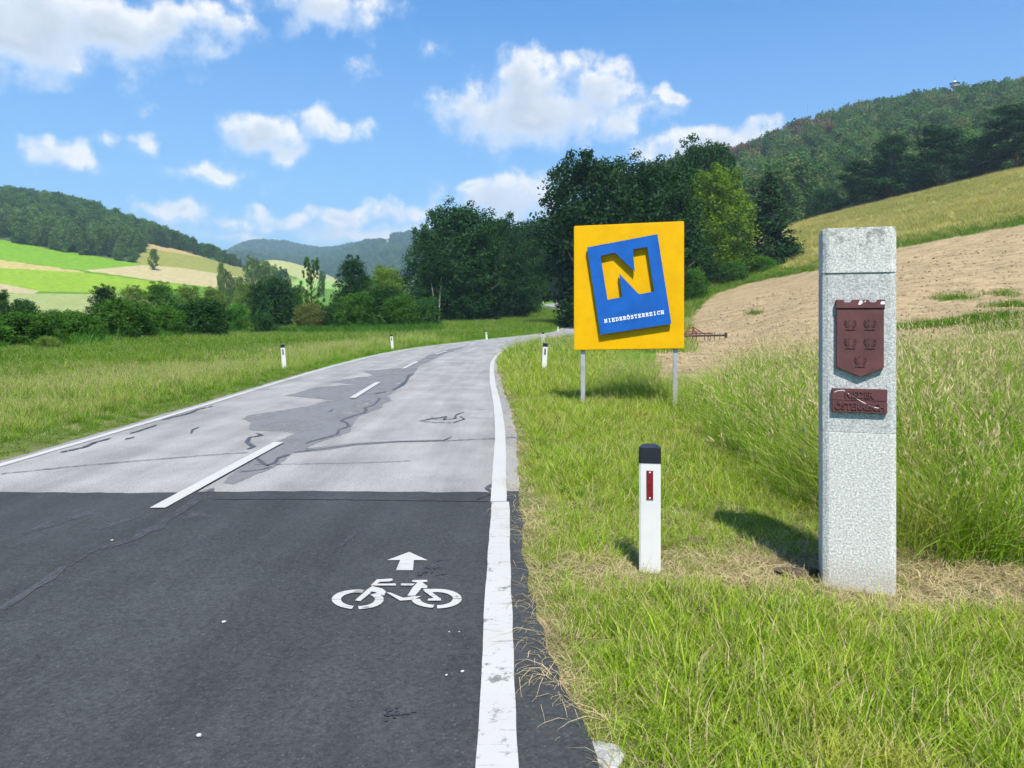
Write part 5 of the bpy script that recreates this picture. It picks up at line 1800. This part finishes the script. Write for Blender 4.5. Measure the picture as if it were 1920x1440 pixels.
def dryness(X, Y):
    nz = fbm2(X, Y, 1.7, 21, 3)
    d = np.exp(-((Y - 4.95 - .12 * X) / .42)**2) * np.clip((X - .15) / .4, 0, 1) * .95
    d += .9 * np.exp(-(((X - 2.9) / .9)**2 + ((Y - 4.75) / .35)**2))
    d += .5 * np.exp(-(((X - 2.2) / .5)**2 + ((Y - 4.5) / .3)**2))
    d += .8 * np.exp(-(((X - 2.1) / .7)**2 + ((Y - 15.6) / .5)**2))
    rd, _ = road_dist(X, Y)
    ed = rd - np.interp(Y, [a for a, b in RE_K], [b for a, b in RE_K])
    d += .75 * np.exp(-(np.clip(ed, 0, 9) / .10)**2)
    return np.clip(d + .22 * nz * (d > .1) + .10 * (nz > .9), 0, 1)


def sample(x0, x1, y0, y1, dens):
    n = int((x1 - x0) * (y1 - y0) * dens)
    return RNG.uniform(x0, x1, n), RNG.uniform(y0, y1, n)


gx, gy, gs, gk = [], [], [], []
hx, hy, hs = [], [], []
for (x0, x1, y0, y1, dens, s0, s1) in ((0.0, 3.6, 2.3, 4.4, 330, .85, 1.25), (0.0, 4.6, 4.4, 6.6, 230, .85, 1.3), (-.2, 4.0, 6.6, 10, 150, 1.0, 1.5), (-.3, 4.2, 10, 16, 95, 1.15, 1.8), (-.5, 6, 16, 28, 42, 1.7, 2.6), (-.5, 12, 28, 60, 13, 2.6, 4.0)):
    X, Y = sample(x0, x1, y0, y1, dens)
    rd, _ = road_dist(X, Y)
    ed = rd - np.interp(Y, [a for a, b in RE_K], [b for a, b in RE_K])
    ok = (ed > .012) & (X < tall_bound(Y) + .25) & ~blocked(X, Y) & (X / Y < .74)
    X, Y, ed = X[ok], Y[ok], ed[ok]
    dr = dryness(X, Y)
    u = RNG.uniform(0, 1, len(X))
    green = u > dr * .92
    gx.append(X[green]); gy.append(Y[green])
    s = RNG.uniform(s0, s1, green.sum()) * np.clip(.55 + ed[green] * 1.2, .55, 1) * (1 - .35 * dr[green]) * (1 + .32 * fbm2(X[green], Y[green], 1.2, 8, 2))
    gs.append(s)
    dm = (~green) | (RNG.uniform(0, 1, len(X)) < .05 + .14 * (fbm2(X, Y, .9, 55, 3) > .35))
    hx.append(X[dm]); hy.append(Y[dm]); hs.append(RNG.uniform(s0, s1, dm.sum()) * .9)
gx, gy, gs = map(np.concatenate, (gx, gy, gs))
hx, hy, hs = map(np.concatenate, (hx, hy, hs))
rot, scl = rand_rs(len(gx), 1, 1, .1)
kk = np.where(RNG.uniform(0, 1, len(gx)) < .16, RNG.integers(4, 6, len(gx)), RNG.integers(0, 4, len(gx)))
scatter('verge_grass', np.stack([gx, gy, terrain(gx, gy)], 1), rot, scl * gs[:, None], kk, PS, 'short mown green grass of the right verge', 'grass')
rot, scl = rand_rs(len(hx), 1, 1, .06)
kk = np.where(RNG.uniform(0, 1, len(hx)) < .72, RNG.integers(0, 3, len(hx)), RNG.integers(3, 5, len(hx)))
scatter('dry_grass', np.stack([hx, hy, terrain(hx, hy) + .004], 1), rot, scl * hs[:, None], kk, PH, 'straw coloured cut grass lying round the pillar and along the road edge', 'dry grass')

# tall grass on the bank
tx_, ty_, ts_ = [], [], []
for (x0, x1, y0, y1, dens, s0, s1) in ((2.4, 5.6, 5.1, 8, 50, .8, 1.1), (2.4, 8.5, 8, 12, 34, .85, 1.15), (1.4, 14, 12, 18.5, 22, .85, 1.15), (1.4, 3.6, 15.4, 24, 20, .6, 1.0), (2.0, 5.0, 20, 34, 9, .6, 1.0)):
    X, Y = sample(x0, x1, y0, y1, dens)
    B = tall_bound(Y)
    px = 960 + X / Y * F
    ok = (X > B) & (X / Y < .75) & ((Y < 18.5) | (px < 1240))
    X, Y, B = X[ok], Y[ok], B[ok]
    g = np.clip(.55 + np.minimum(X - B, (Y - 5.0) * 1.2) * .7, .55, 1)
    g *= np.where(Y > 15.4, np.where(X < 5, .58, .85), 1.0)
    g *= np.interp(Y, [6.5, 9, 12], [1, .92, .82]) * (1 + .15 * fbm2(X, Y, .9, 66, 2))
    g *= np.where((X / Y > .215) & (X / Y < .275) & (Y > 9), .78, 1.0)
    tx_.append(X); ty_.append(Y); ts_.append(RNG.uniform(s0, s1, len(X)) * g)
tx_, ty_, ts_ = map(np.concatenate, (tx_, ty_, ts_))
rot, scl = rand_rs(len(tx_), 1, 1, .24)
rot[:, 1] -= .08
scatter('tall_grass', np.stack([tx_, ty_, terrain(tx_, ty_)], 1), rot, scl * ts_[:, None], RNG.integers(0, 4, len(tx_)), PT, 'tall uncut grass with seed heads on the bank behind the pillar', 'grass')

# left meadow: ranker pale strip by the road, then mown green
mx, my, ms, mk = [], [], [], []
for (x0, x1, y0, y1, dens, s0, s1) in ((-12, -5.5, 7, 15, 60, .55, .9), (-22, -5.5, 15, 28, 34, .8, 1.3), (-42, -4.5, 28, 48, 12, 1.2, 1.9), (-62, 8, 48, 90, 4.0, 1.8, 2.8), (-60, 22, 90, 150, 1.5, 2.6, 3.8), (-30, 40, 150, 235, .55, 3.5, 5)):
    X, Y = sample(x0, x1, y0, y1, dens)
    rd, _ = road_dist(X, Y)
    ok = (rd < -3.03) & (X / Y > -.75)
    X, Y, rd = X[ok], Y[ok], rd[ok]
    mx.append(X); my.append(Y)
    e = -rd - 3.0
    mk.append((RNG.uniform(0, 1, len(X)) < np.interp(e * np.where(Y > 26, 1.5, 1.0), [0, .8, 1.6, 4, 6.5, 9.5], [.0, .2, .8, .75, .25, .0])) & (Y < 60))
    ms.append(RNG.uniform(s0, s1, len(X)) * np.clip(.35 + e * .35, .35, 1))
mx, my, ms, mk = map(np.concatenate, (mx, my, ms, mk))
rot, scl = rand_rs(len(mx), 1, 1, .1)
idx = np.where(mk, 4 + RNG.integers(0, 3, len(mx)), RNG.integers(0, 4, len(mx)))
scatter('meadow_grass', np.stack([mx, my, terrain(mx, my)], 1), rot, scl * ms[:, None], idx, PM + PMS, 'green meadow grass left of the road, paler and ranker near its edge', 'grass')
# right verge beyond the sign up to the bend
X, Y = sample(0, 30, 34, 130, 1.6)
rd, _ = road_dist(X, Y)
px = 960 + X / Y * F
ok = (rd > 3.1) & (px < 1300)
X, Y = X[ok], Y[ok]
rot, scl = rand_rs(len(X), 1.6, 2.8, .1)
scatter('far_verge_grass', np.stack([X, Y, terrain(X, Y)], 1), rot, scl, RNG.integers(0, 7, len(X)), PM + PMS, 'grass of the right verge on the inside of the far bend', 'grass')
# weeds growing in strips across the ploughed field
wx, wy = [], []
for (px, py, w_, n_) in ((1845, 600, 55, 90), (1780, 610, 70, 60), (1715, 615, 30, 30), (1790, 560, 30, 40), (1900, 575, 25, 30), (1870, 552, 30, 16), (1415, 588, 9, 14), (1880, 620, 60, 50)):
    ys = np.linspace(20, 110, 400)
    pr_ = HZ - (terrain((px - 960) / F * ys, ys) - EYE) / ys * F
    Yc = ys[np.argmin(np.abs(pr_ - py))]
    X = (px + RNG.normal(0, w_ * .6, n_) - 960) / F * Yc
    Y = Yc + RNG.normal(0, .5 * Yc / 30, n_)
    wx.append(X); wy.append(Y)
wx, wy = map(np.concatenate, (wx, wy))
rot, scl = rand_rs(len(wx), 1.4, 2.8, .2)
scatter('field_weeds', np.stack([wx, wy, terrain(wx, wy)], 1), rot, scl, RNG.integers(0, 4, len(wx)), PM, 'patches of green weeds growing in the ploughed field', 'weeds')

# rank grass of the hillside meadow above the ploughed field
M_hill = leaf_mat('hillside_grass', (0.20, 0.24, 0.05), (0.36, 0.37, 0.10), .35, None, (.06, (0.44, 0.40, 0.14), .45, .62), None, (0.42, 0.36, 0.18))
PHL = [np_mesh('hill_tuft', *blades(960 + i, 40, .25, (.16, .36), (.012, .02), .6, 2, .4, .1, .15), M_hill) for i in range(3)]
X, Y = sample(34, 165, 100, 238, 1.0)
px = 960 + X / Y * F
Z = terrain(X, Y); py = HZ - (Z - EYE) / Y * F
ok = (px > 1480) & (px < 2000) & (py < np.interp(px, [1283, 1340, 1400, 1535, 1680, 1920, 2300], [601, 551, 531, 505, 465, 420, 350]) - 5)
X, Y, Z = X[ok], Y[ok], Z[ok]
rot, scl = rand_rs(len(X), 2.0, 3.4, .12)
scatter('hillside_grass', np.stack([X, Y, Z], 1), rot, scl, RNG.integers(0, 3, len(X)), PHL, 'yellowish rank grass of the sloping meadow below the pines', 'grass')

X, Y = sample(20, 110, 75, 175, 1.6)
px = 960 + X / Y * F; Z = terrain(X, Y); py = HZ - (Z - EYE) / Y * F
ey = np.interp(px, [1283, 1340, 1400, 1535, 1680, 1920, 2300], [601, 551, 531, 505, 465, 420, 350])
ok = (px > 1240) & (px < 1960) & (py < ey + 1.5) & (py > ey - 14 - 60 * np.clip((1470 - px) / 60, 0, 1))
X, Y, Z = X[ok], Y[ok], Z[ok]
rot, scl = rand_rs(len(X), 2.2, 4.2, .12)
scatter('bank_grass', np.stack([X, Y, Z], 1), rot, scl, RNG.integers(0, 4, len(X)), PM, 'green rank grass along the upper edge of the ploughed field', 'grass')

# weeds with broad leaves among the verge grass
PW = [np_mesh('rosette', *blades(970 + i, 12, .03, (.05, .11), (.016, .030), 1.1, 4, .9), leaf_mat('weed_leaves_%d' % i, (0.07, 0.17, 0.02), (0.14, 0.27, 0.035), .3)) for i in range(2)]
X, Y = sample(.2, 3.6, 2.4, 11, 9)
rd, _ = road_dist(X, Y)
ok = (rd > 3.25) & (X < tall_bound(Y)) & ~blocked(X, Y) & (fbm2(X, Y, 1.5, 33, 2) > .1) & (dryness(X, Y) < .25)
X, Y = X[ok], Y[ok]
rot, scl = rand_rs(len(X), .6, 1.15, .1)
scatter('verge_weeds', np.stack([X, Y, terrain(X, Y) + .02], 1), rot, scl, RNG.integers(0, 2, len(X)), PW, 'broad leaved weeds scattered through the mown verge', 'weeds')

# clods of earth on the ploughed field
M_clod = simple('dry_earth', (0.28, 0.21, 0.12), 0.95, 0.2, 3)
PC = []
for i in range(3):
    bm = bmesh.new(); bmesh.ops.create_icosphere(bm, subdivisions=1, radius=1)
    rr = random.Random(i)
    for v in bm.verts: v.co *= rr.uniform(.65, 1.2)
    me = bpy.data.meshes.new('clod'); bm.to_mesh(me); bm.free(); me.materials.append(M_clod); PC.append(me)
X, Y = sample(3, 70, 18, 95, 5.0)
px = 960 + X / Y * F; Z = terrain(X, Y); py = HZ - (Z - EYE) / Y * F
ok = pip(FIELDS[-1][0], px, py) & (px < 1960) & (RNG.uniform(0, 1, len(X)) < np.interp(Y, [18, 45, 95], [1, .7, .3]))
row = np.sin(1.9 * (X * .55 + Y * .83)) + .8 * fbm2(X, Y, .5, 12, 3)
ok &= row > .1
X, Y, Z = X[ok], Y[ok], Z[ok]
rot, scl = rand_rs(len(X), .035, .12, .5, .35)
scatter('soil_clods', np.stack([X, Y, Z], 1), rot, scl * np.interp(Y, [18, 95], [.8, 1.8])[:, None], RNG.integers(0, 3, len(X)), PC, 'dry clods of earth on the ploughed field', 'soil')
# dark mole heaps of earth in the verge
for i, (px, py, r_, lab) in enumerate(((1492, 1068, .13, 'dark heap of loose earth at the left foot of the granite pillar'), (1302, 1012, .11, 'small brown heap of earth right of the near marker post'))):
    x, y = gp(px, py)
    o = rock('earth_heap', x, y, r_ * 1.1, r_ * .7, .035, simple('loose_earth_%d' % i, (0.075, 0.055, 0.035), .95, .4, 30), lab, 'earth heap', 60 + i, 3)

# tall weeds and nettles along the foot of the hedge row
X, Y = sample(-40, -8, 38, 92, 2.2)
px = 960 + X / Y * F; py = HZ + (EYE - terrain(X, Y)) / Y * F
line = np.interp(px, [-60, 50, 145, 232, 308, 380, 430, 500, 667, 800], [655, 653, 647, 640, 636, 633, 625, 625, 625, 622])
ok = (np.abs(py - line) < 5.0) & (px > -80) & (px < 830)
X, Y = X[ok], Y[ok]
rot, scl = rand_rs(len(X), 1.6, 3.6, .15)
PN = [np_mesh('nettle', *blades(980 + i, 40, .22, (.15, .36), (.012, .022), .7, 3, .4, .05, .05), LEAF['mid']) for i in range(2)]
scatter('hedge_weeds', np.stack([X, Y, terrain(X, Y)], 1), rot, scl, RNG.integers(0, 2, len(X)), PN, 'dark green weeds along the foot of the meadow hedge row', 'weeds')

# ------------------------------------------------------------------ summer haze
hb = MB().box(-7000, 7000, -700, 7000, -3, 420)
mh_, qh, oh = new_mat('haze')
pv = qh.n('ShaderNodeVolumePrincipled')
pv.inputs['Color'].default_value = (0.55, 0.74, 1.0, 1)
pv.inputs['Density'].default_value = 0.00017
pv.inputs['Anisotropy'].default_value = 0.1
qh.link(pv.outputs[0], oh.inputs['Volume'])
hz_o = hb.build('haze', mh_)
tag(hz_o, 'thin bluish summer haze over the whole valley', 'haze', None, 'stuff')
